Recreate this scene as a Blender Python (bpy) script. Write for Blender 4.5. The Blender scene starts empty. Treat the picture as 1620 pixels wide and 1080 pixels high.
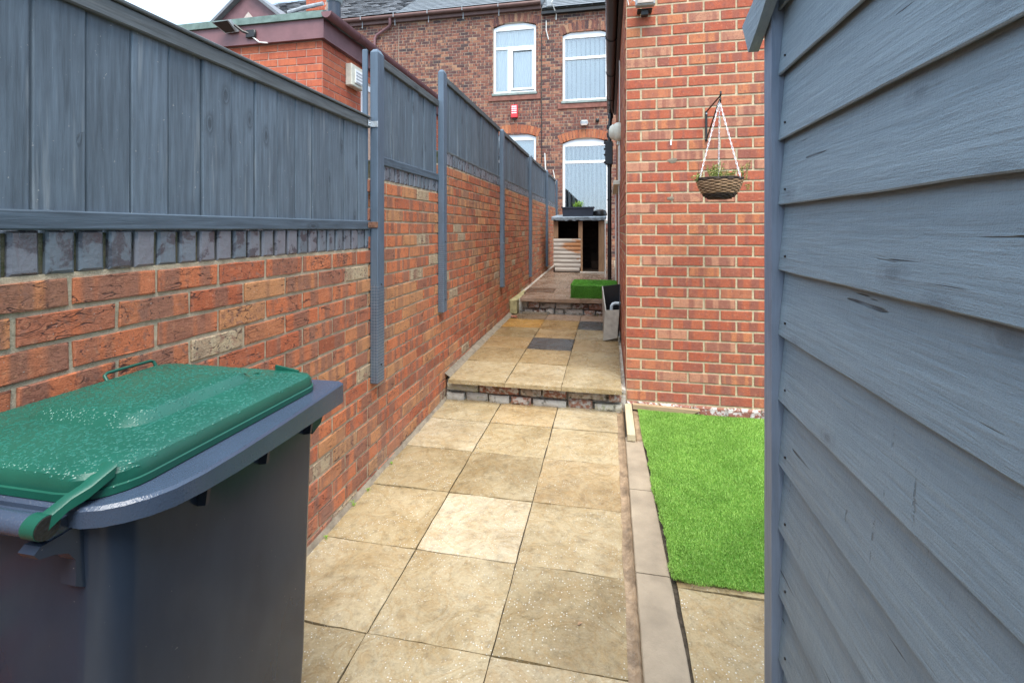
import bpy, math, random
import numpy as np
from mathutils import Vector, Matrix, noise as mn
random.seed(7); np.random.seed(7)
R=math.radians
scene=bpy.context.scene
C=scene.collection
# ------------------------------------------------------------ camera, sky, sun
CX,CY,F=810.,362.,750.
YAW=math.atan((963-CX)/F)
cam=bpy.data.cameras.new('camera'); camo=bpy.data.objects.new('camera',cam); C.objects.link(camo)
camo.location=(0,0,1.45); camo.rotation_euler=(R(90),0,YAW)
cam.sensor_width=36; cam.lens=F/1620*36; cam.shift_y=-(540-CY)/1620; cam.clip_start=.02; cam.clip_end=2000
scene.camera=camo
scene.render.resolution_x=1024; scene.render.resolution_y=682
w=bpy.data.worlds.new('World'); scene.world=w; w.use_nodes=True
nt=w.node_tree; nt.nodes.clear()
wo=nt.nodes.new('ShaderNodeOutputWorld'); bg=nt.nodes.new('ShaderNodeBackground')
sky=nt.nodes.new('ShaderNodeTexSky'); sky.sky_type='NISHITA'; sky.sun_disc=False
SUN_EL,SUN_AZ=R(64),R(160)
sky.sun_elevation=SUN_EL; sky.sun_rotation=SUN_AZ; sky.air_density=1.0; sky.dust_density=1.5
tc=nt.nodes.new('ShaderNodeTexCoord'); nz=nt.nodes.new('ShaderNodeTexNoise'); nz.inputs['Scale'].default_value=2.2; nz.inputs['Detail'].default_value=7; nz.inputs['Roughness'].default_value=.55
mpw=nt.nodes.new('ShaderNodeMapping'); mpw.inputs['Scale'].default_value=(1,1,2.2); mpw.inputs['Location'].default_value=(.3,.1,0)
cr=nt.nodes.new('ShaderNodeValToRGB'); cr.color_ramp.elements[0].position=.38; cr.color_ramp.elements[0].color=(.45,.45,.45,1); cr.color_ramp.elements[1].position=.62; cr.color_ramp.elements[1].color=(1,1,1,1)
mx=nt.nodes.new('ShaderNodeMix'); mx.data_type='RGBA'; mx.inputs['B'].default_value=(6.1,8.0,10.0,1)
L=nt.links.new
L(tc.outputs['Generated'],mpw.inputs['Vector']); L(mpw.outputs['Vector'],nz.inputs['Vector']); L(nz.outputs['Fac'],cr.inputs['Fac']); L(cr.outputs['Color'],mx.inputs['Factor'])
L(sky.outputs['Color'],mx.inputs['A']); L(mx.outputs['Result'],bg.inputs['Color']); L(bg.outputs['Background'],wo.inputs['Surface'])
bg.inputs['Strength'].default_value=.086
sd=bpy.data.lights.new('sun','SUN'); sd.energy=2.15; sd.angle=R(42); sd.color=(1,.955,.88)
so=bpy.data.objects.new('sun',sd); C.objects.link(so)
# direction towards the sun (same azimuth convention as the sky texture)
sv=Vector((math.sin(SUN_AZ)*math.cos(SUN_EL),math.cos(SUN_AZ)*math.cos(SUN_EL),math.sin(SUN_EL)))
so.rotation_euler=sv.to_track_quat('Z','Y').to_euler()
vs=scene.view_settings; vs.view_transform='Standard'; vs.look='None'; vs.exposure=1.66; vs.gamma=1; vs.use_curve_mapping=False

# ------------------------------------------------------------ helpers
def tag(o,label=None,cat=None,group=None,kind=None):
    if label: o['label']=label
    if cat: o['category']=cat
    if group: o['group']=group
    if kind: o['kind']=kind
    return o
def empty(name,loc,label=None,cat=None,group=None,rz=0,kind=None):
    o=bpy.data.objects.new(name,None); C.objects.link(o); o.location=loc; o.rotation_euler=(0,0,rz); o.empty_display_size=.1
    bpy.context.view_layer.update()
    return tag(o,label,cat,group,kind)
def put(me,name,parent=None,loc=None,rz=0):
    """link a mesh datablock; loc is given in world space"""
    o=bpy.data.objects.new(name,me); C.objects.link(o)
    M=Matrix.Translation(Vector(loc) if loc is not None else Vector((0,0,0)))@Matrix.Rotation(rz,4,'Z')
    if parent is not None:
        o.parent=parent; M=WM(parent).inverted()@M
    o.matrix_basis=M
    return o
def WM(o):
    M=o.matrix_basis.copy() if o.type!='EMPTY' else (Matrix.Translation(o.location)@o.rotation_euler.to_matrix().to_4x4())
    while o.parent is not None:
        o=o.parent
        M=(o.matrix_basis.copy() if o.type!='EMPTY' else (Matrix.Translation(o.location)@o.rotation_euler.to_matrix().to_4x4()))@M
    return M
class MB:
    def __init__(s): s.v=[]; s.f=[]; s.t=[]; s.smooth=False
    def add(s,v,f,t=None):
        n=len(s.v); s.v+= [tuple(p) for p in v]; s.f+=[tuple(i+n for i in q) for q in f]; s.t+=[t or (.5,.5,.5)]*len(f); return s
    def box(s,a,b,t=None):
        x0,y0,z0=a; x1,y1,z1=b
        v=[(x0,y0,z0),(x1,y0,z0),(x1,y1,z0),(x0,y1,z0),(x0,y0,z1),(x1,y0,z1),(x1,y1,z1),(x0,y1,z1)]
        return s.add(v,[(0,3,2,1),(4,5,6,7),(0,1,5,4),(1,2,6,5),(2,3,7,6),(3,0,4,7)],t)
    def bbox(s,a,b,bev=.003,t=None):
        """box with chamfered edges"""
        x0,y0,z0=a; x1,y1,z1=b
        bb=min(bev,.45*abs(x1-x0),.45*abs(y1-y0),.45*abs(z1-z0))
        v=[];idx={}
        for sx in(0,1):
            for sy in(0,1):
                for sz in(0,1):
                    X=(x0,x1)[sx];Y=(y0,y1)[sy];Z=(z0,z1)[sz]
                    dx=(bb,-bb)[sx];dy=(bb,-bb)[sy];dz=(bb,-bb)[sz]
                    for ax,p in((0,(X,Y+dy,Z+dz)),(1,(X+dx,Y,Z+dz)),(2,(X+dx,Y+dy,Z))):
                        idx[(sx,sy,sz,ax)]=len(v); v.append(p)
        f=[]
        def q(l): f.append(tuple(idx[k] for k in l))
        for sg in(0,1):
            l=[(sg,0,0,0),(sg,1,0,0),(sg,1,1,0),(sg,0,1,0)]; q(l if sg else l[::-1])
            l=[(0,sg,0,1),(1,sg,0,1),(1,sg,1,1),(0,sg,1,1)]; q(l[::-1] if sg else l)
            l=[(0,0,sg,2),(1,0,sg,2),(1,1,sg,2),(0,1,sg,2)]; q(l if sg else l[::-1])
        for a_ in(0,1):
            for b_ in(0,1):
                q([(a_,b_,0,0),(a_,b_,1,0),(a_,b_,1,1),(a_,b_,0,1)])
                q([(a_,0,b_,0),(a_,1,b_,0),(a_,1,b_,2),(a_,0,b_,2)])
                q([(0,a_,b_,1),(1,a_,b_,1),(1,a_,b_,2),(0,a_,b_,2)])
        for sx in(0,1):
            for sy in(0,1):
                for sz in(0,1): q([(sx,sy,sz,0),(sx,sy,sz,1),(sx,sy,sz,2)])
        return s.add(v,f,t)
    def tube(s,pts,r,n=8,t=None,caps=True,closed=False):
        pts=[Vector(p) for p in pts]; m=len(pts); rr=r if hasattr(r,'__len__') else [r]*m
        v=[];up=None
        for i,p in enumerate(pts):
            if closed: d=(pts[(i+1)%m]-pts[i-1])
            else: d=(pts[min(i+1,m-1)]-pts[max(i-1,0)])
            d.normalize()
            if up is None: up=Vector((0,0,1)) if abs(d.z)<.9 else Vector((1,0,0))
            a=d.cross(up).normalized(); up=a.cross(d).normalized()
            for k in range(n):
                an=2*math.pi*k/n; v.append(p+(a*math.cos(an)+up*math.sin(an))*rr[i])
        f=[]
        for i in range(m if closed else m-1):
            j=(i+1)%m
            for k in range(n): f.append((i*n+k,i*n+(k+1)%n,j*n+(k+1)%n,j*n+k))
        if caps and not closed: f.append(tuple(range(n))[::-1]); f.append(tuple((m-1)*n+k for k in range(n)))
        return s.add(v,f,t)
    def rings(s,rs,cap0=False,cap1=True,t=None,closed=True):
        n=len(rs[0]); v=[p for r in rs for p in r]; f=[]
        for i in range(len(rs)-1):
            for k in range(n if closed else n-1): f.append((i*n+k,i*n+(k+1)%n,(i+1)*n+(k+1)%n,(i+1)*n+k))
        if cap0: f.append(tuple(range(n))[::-1])
        if cap1: f.append(tuple((len(rs)-1)*n+k for k in range(n)))
        return s.add(v,f,t)
    def lathe(s,c,prof,n=24,t=None,cap0=True,cap1=True):
        return s.rings([[(c[0]+r*math.cos(2*math.pi*k/n),c[1]+r*math.sin(2*math.pi*k/n),c[2]+z) for k in range(n)] for r,z in prof],cap0,cap1,t)
    def prism(s,poly,axis,a,b,t=None):
        """poly in the plane perpendicular to axis, extruded a..b"""
        def P(p,d):
            return {'x':(d,p[0],p[1]),'y':(p[0],d,p[1]),'z':(p[0],p[1],d)}[axis]
        n=len(poly); v=[P(p,a) for p in poly]+[P(p,b) for p in poly]
        f=[tuple(range(n))[::-1],tuple(range(n,2*n))]+[(i,(i+1)%n,n+(i+1)%n,n+i) for i in range(n)]
        return s.add(v,f,t)
    def mesh(s,name,mat,smooth=None,fix=True):
        me=bpy.data.meshes.new(name); me.from_pydata(s.v,[],s.f); me.materials.append(mat)
        at=me.attributes.new('tone','FLOAT_COLOR','CORNER')
        ct=np.repeat(np.array([(t[0],t[1],t[2],1.) for t in s.t],dtype=np.float32),[len(q) for q in s.f],axis=0)
        at.data.foreach_set('color',ct.ravel())
        if fix:
            import bmesh
            bm=bmesh.new(); bm.from_mesh(me); bmesh.ops.recalc_face_normals(bm,faces=bm.faces); bm.to_mesh(me); bm.free()
        if smooth is None: smooth=s.smooth
        if smooth:
            me.polygons.foreach_set('use_smooth',[True]*len(me.polygons))
            me.set_sharp_from_angle(angle=R(smooth if smooth is not True else 40))
        return me
    def obj(s,name,mat,parent=None,loc=None,smooth=None,fix=True):
        """verts are in world space; origin is moved to loc or to the bbox bottom centre"""
        a=np.array(s.v)
        if loc is None:
            mn_,mx_=a.min(0),a.max(0); loc=((mn_[0]+mx_[0])/2,(mn_[1]+mx_[1])/2,mn_[2])
        s.v=[tuple(p) for p in (a-np.array(loc))]
        return put(s.mesh(name,mat,smooth,fix),name,parent,loc)
def rt(): return (random.random(),random.random(),random.random())

# ------------------------------------------------------------ materials
class NT:
    def __init__(s,name,rough=.8,spec=.5):
        s.m=bpy.data.materials.new(name); s.m.use_nodes=True; s.t=s.m.node_tree; s.n=s.t.nodes; s.l=s.t.links.new
        s.b=s.n['Principled BSDF']; s.b.inputs['Roughness'].default_value=rough; s.b.inputs['Specular IOR Level'].default_value=spec
        s._pos=None
    def node(s,ty,**k):
        n=s.n.new(ty)
        for a,b in k.items(): setattr(n,a,b)
        return n
    def pos(s):
        if s._pos is None: s._pos=s.node('ShaderNodeNewGeometry').outputs['Position']
        return s._pos
    def obp(s): return s.node('ShaderNodeTexCoord').outputs['Object']
    def tone(s):
        a=s.node('ShaderNodeAttribute',attribute_name='tone'); sp=s.node('ShaderNodeSeparateColor'); s.l(a.outputs['Color'],sp.inputs[0]); return a.outputs['Color'],sp.outputs[0],sp.outputs[1],sp.outputs[2]
    def map(s,vec,scale=(1,1,1),loc=(0,0,0),rot=(0,0,0)):
        m=s.node('ShaderNodeMapping'); m.inputs['Scale'].default_value=scale; m.inputs['Location'].default_value=loc; m.inputs['Rotation'].default_value=rot; s.l(vec,m.inputs['Vector']); return m.outputs[0]
    def vadd(s,a,b):
        m=s.node('ShaderNodeVectorMath',operation='ADD'); s.l(a,m.inputs[0]); s.l(b,m.inputs[1]); return m.outputs[0]
    def vscale(s,a,k):
        m=s.node('ShaderNodeVectorMath',operation='SCALE'); s.l(a,m.inputs[0]); m.inputs['Scale'].default_value=k; return m.outputs[0]
    def noise(s,vec,scale,detail=4,rough=.55,dist=0):
        n=s.node('ShaderNodeTexNoise'); s.l(vec,n.inputs['Vector']); n.inputs['Scale'].default_value=scale; n.inputs['Detail'].default_value=detail; n.inputs['Roughness'].default_value=rough; n.inputs['Distortion'].default_value=dist; return n.outputs['Fac']
    def vor(s,vec,scale,feature='F1',out='Distance',rnd=1):
        n=s.node('ShaderNodeTexVoronoi',feature=feature); s.l(vec,n.inputs['Vector']); n.inputs['Scale'].default_value=scale; n.inputs['Randomness'].default_value=rnd; return n.outputs[out]
    def ramp(s,fac,stops,interp='LINEAR'):
        n=s.node('ShaderNodeValToRGB'); n.color_ramp.interpolation=interp; e=n.color_ramp.elements
        while len(e)>1: e.remove(e[-1])
        e[0].position=stops[0][0]; e[0].color=col(stops[0][1])
        for p,c in stops[1:]:
            k=e.new(p); k.color=col(c)
        s.l(fac,n.inputs['Fac']); return n.outputs['Color']
    def vor2(s,vec,a,b,ka,kb,scale):
        sp=s.node('ShaderNodeSeparateXYZ'); s.l(vec,sp.inputs[0]); cb=s.node('ShaderNodeCombineXYZ')
        s.l(s.math('MULTIPLY',sp.outputs[a],ka),cb.inputs[0]); s.l(s.math('MULTIPLY',sp.outputs[b],kb),cb.inputs[1])
        n=s.node('ShaderNodeTexVoronoi',voronoi_dimensions='2D'); s.l(cb.outputs[0],n.inputs['Vector']); n.inputs['Scale'].default_value=scale; return n.outputs['Distance']
    def mix(s,fac,a,b,mode='MIX'):
        n=s.node('ShaderNodeMix',data_type='RGBA',blend_type=mode)
        for v,i in((fac,'Factor'),(a,'A'),(b,'B')):
            if hasattr(v,'node'): s.l(v,n.inputs[i])
            elif i=='Factor': n.inputs[i].default_value=v
            else: n.inputs[i].default_value=col(v)
        return n.outputs['Result']
    def math(s,op,a,b=0,clamp=False):
        n=s.node('ShaderNodeMath',operation=op,use_clamp=clamp)
        for v,i in((a,0),(b,1)):
            if hasattr(v,'node'): s.l(v,n.inputs[i])
            else: n.inputs[i].default_value=v
        return n.outputs[0]
    def bump(s,h,dist=.002,strength=1):
        n=s.node('ShaderNodeBump'); n.inputs['Distance'].default_value=dist; n.inputs['Strength'].default_value=strength; s.l(h,n.inputs['Height']); s.l(n.outputs[0],s.b.inputs['Normal']); return n
    def color(s,c):
        if hasattr(c,'node'): s.l(c,s.b.inputs['Base Color'])
        else: s.b.inputs['Base Color'].default_value=col(c)
    def rough(s,c): s.l(c,s.b.inputs['Roughness'])
def col(c):
    if not hasattr(c,'__len__'): return (c,c,c,1)
    return tuple(c)+(1,) if len(c)==3 else tuple(c)
def plain(name,c,rough=.6,spec=.5,var=.25,nsc=12,metal=0,bump=0,bs=60):
    n=NT(name,rough,spec); f=n.noise(n.pos(),nsc,5)
    n.color(n.mix(n.ramp(f,[(.3,0),(.7,1)]),[x*(1-var) for x in c],[min(1,x*(1+var*.6)) for x in c])); n.b.inputs['Metallic'].default_value=metal
    if bump: n.bump(n.noise(n.pos(),bs,4),bump)
    return n.m

def brick_mat(name,stops,bandcol,bandamt,speck=.5,speckcol=(.03,.025,.03),dirt=(.25,.2,.17),bump=.003,crease=.2):
    n=NT(name,.88,.3); tc_,r,g,b=n.tone(); P=n.pos()
    sh=n.vscale(tc_,9.0)
    base=n.ramp(r,stops)
    # kiln bands across the stretcher (1-D along the brick) and soft clouds
    sc=(17,17,.7)
    band=n.noise(n.vadd(n.map(P,sc),sh),1.0,1.5,.5)
    bandm=n.math('MULTIPLY',n.ramp(band,[(.46,0),(.55,1)]),n.ramp(g,[(.05,.15),(.55,bandamt)]))
    c=n.mix(bandm,base,bandcol)
    cl=n.noise(n.vadd(P,sh),22,6,.6)
    c=n.mix(n.ramp(cl,[(.35,.55),(.65,0)]),c,[dirt[0],dirt[1],dirt[2]],'MULTIPLY') if False else n.mix(.75,c,n.ramp(cl,[(.3,(.74,.70,.70)),(.5,(1,1,1)),(.7,(1.0,.96,.86))]),'MULTIPLY')
    fine=n.noise(P,240,4,.7)
    c=n.mix(.7,c,n.ramp(fine,[(.32,.42),(.52,1),(.75,1)]),'MULTIPLY')
    bl=n.noise(n.vadd(P,sh),38,3,.6,.5); c=n.mix(n.math('MULTIPLY',n.ramp(bl,[(.55,0),(.66,.75)]),n.ramp(b,[(.2,.1),(.7,1)])),c,bandcol)
    lt=n.noise(n.vadd(P,sh),60,4,.6); c=n.mix(n.ramp(lt,[(.58,0),(.72,.40)]),c,(.60,.30,.17))
    if speck:
        sp=n.noise(n.vadd(P,sh),75,2,.5)
        sm=n.math('MULTIPLY',n.ramp(sp,[(.62,0),(.68,1)]),n.ramp(b,[(.3,0),(.8,speck)]))
        c=n.mix(sm,c,speckcol)
    ws=n.noise(P,130,2,.5); c=n.mix(n.ramp(ws,[(.72,0),(.76,.7)]),c,(.55,.5,.44))
    # limey / damp weathering in broad patches, heavier low down
    sep=n.node('ShaderNodeSeparateXYZ'); n.l(P,sep.inputs[0])
    low=n.ramp(sep.outputs['Z'],[(.0,1),(.55,0)])
    wp=n.noise(P,3.2,5,.6)
    wm=n.math('MULTIPLY',n.ramp(wp,[(.42,0),(.65,.4)]),low)
    c=n.mix(wm,c,(.30,.235,.20))
    n.color(c)
    h=n.math('ADD',n.math('MULTIPLY',n.noise(P,55,5,.65),.7),n.math('MULTIPLY',fine,.3))
    cr_=n.noise(n.map(P,(18,18,60)),1.3,3,.5,.6)
    h=n.math('ADD',h,n.math('MULTIPLY',n.ramp(cr_,[(.48,1),(.5,0),(.52,1)]),crease))
    if crease>.25:
        cz=n.ramp(n.math('ABSOLUTE',n.math('SUBTRACT',n.noise(n.vadd(n.map(P,(9,9,34)),sh),1.0,2,.5,.4),.5)),[(0,1),(.006,.8),(.014,0)]); cz=n.math('MULTIPLY',cz,n.ramp(n.noise(P,9,2),[(.48,0),(.55,1)]))
        c=n.mix(cz,c,(.07,.035,.03)); n.color(c); h=n.math('SUBTRACT',h,n.math('MULTIPLY',cz,.6))
    n.bump(h,bump)
    return n.m
M={}
M['brick_left']=brick_mat('weathered_red_brick',[(0,(.34,.105,.055)),(.15,(.50,.14,.065)),(.4,(.58,.19,.085)),(.55,(.46,.16,.08)),(.72,(.56,.25,.11)),(.90,(.46,.25,.13)),(.975,(.48,.25,.13)),(.985,(.48,.38,.25)),(1,(.46,.39,.27))],(.25,.125,.09),.75,.75,crease=.35)
M['brick_right']=brick_mat('banded_red_brick',[(0,(.42,.10,.055)),(.3,(.46,.135,.07)),(.55,(.50,.175,.09)),(.75,(.54,.20,.085)),(.9,(.48,.20,.13)),(1,(.54,.29,.17))],(.28,.10,.075),.85,.25)
M['brick_house']=brick_mat('dark_old_brick',[(0,(.05,.04,.045)),(.08,(.08,.05,.05)),(.13,(.19,.08,.06)),(.45,(.26,.10,.07)),(.7,(.32,.135,.085)),(.9,(.37,.18,.11)),(1,(.40,.23,.14))],(.10,.05,.05),.9,.5)
M['brick_orange']=brick_mat('smooth_orange_brick',[(0,(.44,.10,.055)),(.5,(.51,.13,.065)),(1,(.56,.165,.08))],(.40,.10,.06),.5,0,bump=.0012)
M['brick_arch']=brick_mat('orange_arch_brick',[(0,(.38,.11,.05)),(1,(.50,.19,.09))],(.26,.09,.06),.7,0)
def mortar(name,c,moss=0):
    n=NT(name,.95,.2); P=n.pos(); f=n.noise(P,30,6,.65); g=n.noise(P,220,3)
    k=n.mix(n.ramp(f,[(.3,1),(.7,0)]),c,[x*.62 for x in c]); k=n.mix(.4,k,n.ramp(g,[(.3,.5),(.6,1)]),'MULTIPLY')
    if moss:
        mo=n.noise(P,14,6,.7); k=n.mix(n.ramp(mo,[(.5,0),(.66,moss)]),k,(.06,.07,.025))
    n.color(k); n.bump(n.math('ADD',f,n.math('MULTIPLY',g,.35)),.005); return n.m
M['mortar_left']=mortar('grey_buff_mortar',(.62,.52,.37),.2)
M['mortar_right']=mortar('yellow_buff_mortar',(.66,.54,.355))
M['mortar_house']=mortar('old_lime_mortar',(.47,.37,.28))
M['mortar_orange']=mortar('pink_mortar',(.62,.43,.34))
M['mortar_moss']=mortar('mossy_mortar',(.19,.165,.11),.9)
def blue_brick():
    n=NT('blue_engineering_brick',.38,.6); P=n.pos(); tc_,r,g,b=n.tone(); sh=n.vscale(tc_,7.)
    base=n.ramp(r,[(0,(.10,.125,.15)),(.5,(.14,.165,.195)),(1,(.17,.17,.195))])
    f=n.noise(n.vadd(P,sh),16,5,.6,.4); c=n.mix(n.ramp(f,[(.52,0),(.60,.75)]),base,(.05,.045,.055))
    g_=n.noise(P,200,3); c=n.mix(n.ramp(g_,[(.68,0),(.74,.6)]),c,(.30,.28,.27))
    n.color(c); n.rough(n.ramp(f,[(.45,.5),(.6,.22)])); n.bump(n.noise(P,60,5,.6),.0022); return n.m
M['blue_brick']=blue_brick()
def wood(name,c,axis='z',rough=.7,bump=.0016,knots=True,var=.3,streak=None,bs=1.,patch=0,flat=(0,1,1)):
    """painted or bare timber, grain along axis"""
    n=NT(name,rough,.4); P=n.pos(); tc_,r,g,b=n.tone(); sh=n.vscale(tc_,5.); shf=n.map(sh,flat)
    st={'x':(.06,1,1),'y':(1,.06,1),'z':(1,1,.06)}[axis]
    V=n.vadd(n.map(P,st),sh)
    ga={'x':0,'y':1,'z':2}[axis]; oa=[q_ for q_ in range(3) if q_!=ga and flat[q_]][0]
    kd_=n.noise(P,20,2); kn=n.math('ADD',n.vor2(n.vadd(P,sh),oa,ga,1,.42,6.0),n.math('MULTIPLY',n.math('SUBTRACT',kd_,.5),.06))
    kn=n.math('ADD',kn,n.ramp(n.noise(n.vadd(P,sh),3.1,1),[(.50,0),(.54,1)]))
    gr=n.noise(V,70,5,.65,.3); gr2=n.noise(V,190,4,.6)
    big=n.noise(n.vadd(P,sh),5,4,.6)
    c1=[x*(1-var) for x in c]; c2=[min(1,x*(1+var)) for x in c]
    k=n.mix(n.ramp(gr,[(.32,0),(.68,1)]),c1,c2)
    k=n.mix(.5,k,n.ramp(r,[(0,.55),(1,1.0)]),'MULTIPLY')
    k=n.mix(.45,k,n.ramp(big,[(.3,.68),(.6,1)]),'MULTIPLY')
    if streak: k=n.mix(n.ramp(n.noise(V,26,3,.6),[(.60,0),(.72,streak[3])]),k,streak[:3])
    if patch:
        pm=n.noise(P,90,3,.6); k=n.mix(n.ramp(pm,[(.70,0),(.74,patch)]),k,(.42,.40,.37))
    if knots: k=n.mix(n.ramp(kn,[(.03,.8),(.06,.15),(.075,.55),(.10,.25),(.14,0)]),k,[x*.35 for x in c])
    n.color(k)
    h=n.math('ADD',n.math('MULTIPLY',gr,.6),n.math('MULTIPLY',gr2,.4))
    if knots: h=n.math('ADD',h,n.math('MULTIPLY',n.ramp(kn,[(.03,0),(.06,1),(.08,.4),(.12,.8)]),.5))
    n.bump(h,bump,bs); return n.m
M['fence_board']=wood('grey_painted_fence_board',(.118,.156,.195),'z',.58,.0022,streak=(.26,.29,.31,.6),patch=.6,var=.28)
M['fence_rail']=wood('weathered_capping_rail',(.105,.118,.125),'y',.66,.002,streak=(.19,.195,.19,.5))
M['fence_rail2']=wood('grey_painted_rail',(.085,.118,.155),'y',.62,.002,streak=(.18,.195,.21,.45))
M['post']=wood('smooth_grey_post',(.105,.145,.195),'z',.45,.0005,knots=False,var=.12)
def shed_paint():
    n=NT('rough_blue_grey_shed_paint',.5,.5); P=n.pos(); tc_,r,g,b=n.tone(); sh=n.vscale(tc_,3.)
    fl=(0,1,1); shf=n.map(sh,fl)
    V=n.vadd(n.map(P,(1,.09,1)),sh); V2=n.vadd(n.map(P,(1,.022,1)),sh)
    gr=n.noise(V,95,6,.66,.4); lines=n.noise(V2,150,3,.6); saw=n.noise(n.vadd(n.map(P,(1,1,.10)),sh),120,3,.6); fine=n.noise(P,520,3,.65)
    kd=n.math('ADD',n.vor2(n.vadd(P,sh),2,1,1,.5,5.0),n.math('MULTIPLY',n.math('SUBTRACT',n.noise(P,24,2),.5),.08))
    k=n.mix(n.ramp(gr,[(.3,0),(.7,1)]),(.20,.255,.295),(.25,.315,.36))
    k=n.mix(.45,k,n.ramp(n.noise(V,16,4),[(.3,.62),(.65,1)]),'MULTIPLY')
    Vc=n.vadd(n.map(P,(0,.075,1.6)),shf)
    ck=n.noise(Vc,42,3,.5,.15); crack=n.math('MULTIPLY',n.ramp(ck,[(.305,1),(.318,0)]),n.ramp(n.noise(n.vadd(P,sh),4,2),[(.46,0),(.54,1)]))
    chat=n.math('MULTIPLY',n.ramp(n.noise(n.vadd(n.map(P,(0,1,.09)),shf),60,2),[(.31,1),(.35,0)]),n.ramp(n.noise(P,110,3,.7),[(.50,0),(.55,1)]))
    chat=n.math('MULTIPLY',chat,n.ramp(n.noise(n.vadd(P,sh),5,2),[(.50,0),(.60,.45)]))
    allc=n.math('MAXIMUM',crack,chat)
    k=n.mix(n.math('MULTIPLY',allc,.85),k,(.012,.016,.02)); k=n.mix(n.ramp(kd,[(.02,.5),(.045,.12),(.06,.22),(.09,0)]),k,(.07,.09,.11))
    n.color(k)
    h=n.math('ADD',n.math('ADD',n.math('MULTIPLY',gr,.8),n.math('MULTIPLY',saw,.35)),n.math('ADD',n.math('MULTIPLY',fine,.35),n.math('MULTIPLY',lines,.5)))
    h=n.math('SUBTRACT',h,n.math('MULTIPLY',allc,1.2))
    n.bump(h,.0024); n.rough(n.ramp(gr,[(.3,.62),(.7,.40)])); return n.m
M['shed']=shed_paint()
M['shed_trim']=wood('shed_trim_paint',(.22,.27,.35),'z',.45,.003,knots=False,var=.15)
def stone(name,rough_lo=.18,rough_hi=.55,speck=1.):
    n=NT(name,.5,.5); P=n.pos(); tc_,r,g,b=n.tone()
    off=n.vscale(tc_,13.)
    V=n.vadd(P,off)
    a=n.noise(V,3.0,7,.6,1.0); v=n.noise(V,5.5,6,.55,2.2); f=n.noise(P,120,5,.65)
    c=n.mix(n.ramp(a,[(.35,0),(.65,1)]),(.82,.77,.68),(1.0,1.0,1.0)); c=n.mix(1.0,c,tc_,'MULTIPLY')
    c=n.mix(n.ramp(v,[(.44,0),(.485,.35),(.50,.5),(.515,.35),(.56,0)]),c,n.mix(1.0,tc_,(.82,.68,.50),'MULTIPLY'))
    c=n.mix(n.ramp(n.noise(V,9,5,.7,.6),[(.66,0),(.76,.4)]),c,(.20,.155,.11))
    c=n.mix(.45,c,n.ramp(f,[(.3,.6),(.6,1)]),'MULTIPLY')
    wv=n.vor(P,95,out='Distance'); cellr=n.node('ShaderNodeTexVoronoi'); n.l(P,cellr.inputs['Vector']); cellr.inputs['Scale'].default_value=95
    sc_=n.node('ShaderNodeSeparateColor'); n.l(cellr.outputs['Color'],sc_.inputs[0])
    glint_dots=n.math('MULTIPLY',n.ramp(wv,[(.16,1),(.30,0)]),n.ramp(sc_.outputs[0],[(.55,0),(.6,1)]))
    glint_dots=n.math('MULTIPLY',glint_dots,n.ramp(n.noise(V,7,3),[(.40,0),(.58,speck)]))
    c=n.mix(n.math('MULTIPLY',glint_dots,.85),c,(.86,.83,.74))  # pale dots painted in as sky glints on the wet stone
    c=n.mix(.8,c,n.ramp(n.noise(V,1.9,5,.65,.6),[(.33,(.60,.55,.47)),(.50,(.95,.93,.89)),(.62,(1,1,1))]),'MULTIPLY')
    c=n.mix(.6,c,n.ramp(n.noise(V,26,5,.7),[(.32,.55),(.5,1)]),'MULTIPLY')
    n.color(c)
    wet=n.noise(P,4.5,6,.65,.5)
    n.rough(n.ramp(wet,[(.42,rough_lo),(.60,rough_hi)]))
    h=n.math('ADD',n.math('MULTIPLY',v,1.5),n.math('ADD',n.math('MULTIPLY',n.noise(V,14,5,.6,1.5),.6),n.math('MULTIPLY',f,.22)))
    h=n.math('ADD',h,n.math('MULTIPLY',glint_dots,.25))
    n.bump(h,.007); return n.m
M['slab']=stone('riven_sandstone',.08,.36)
M['slab_wet']=stone('wet_riven_sandstone',.12,.42,.4)
M['concrete']=plain('edging_concrete',(.32,.255,.18),.7,.4,.28,7,bump=.002,bs=140)
M['bedding']=plain('dark_bedding',(.07,.055,.04),.95,.2,.5,40,bump=.006,bs=90)
M['fillet']=plain('mortar_fillet',(.24,.20,.15),.9,.2,.35,22,bump=.006,bs=70)
M['mud']=plain('wet_brown_dirt',(.30,.21,.13),.45,.5,.5,18,bump=.008,bs=60)
M['soil']=plain('soil',(.10,.08,.055),.95,.2,.5,9,bump=.01,bs=40)
M['rubble']=None
def rubble():
    n=NT('limewashed_rubble',.9,.3); P=n.pos(); tc_,r,g,b=n.tone()
    c=n.ramp(r,[(0,(.05,.045,.04)),(.25,(.30,.12,.075)),(.5,(.36,.30,.24)),(.8,(.46,.44,.40)),(1,(.38,.36,.20))])
    f=n.noise(n.vadd(P,tc_),30,6,.7); c=n.mix(n.ramp(f,[(.47,0),(.56,.85)]),c,(.50,.48,.44)); c=n.mix(n.ramp(n.noise(P,19,5,.7),[(.56,0),(.64,.8)]),c,(.05,.05,.03))
    c=n.mix(n.ramp(n.noise(n.map(P,loc=(3,1,0) if False else (1,1,1)),11,5,.7),[(.60,0),(.68,.7)]),c,(.10,.15,.035))
    n.color(c); n.bump(f,.012); return n.m
M['rubble']=rubble()
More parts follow.
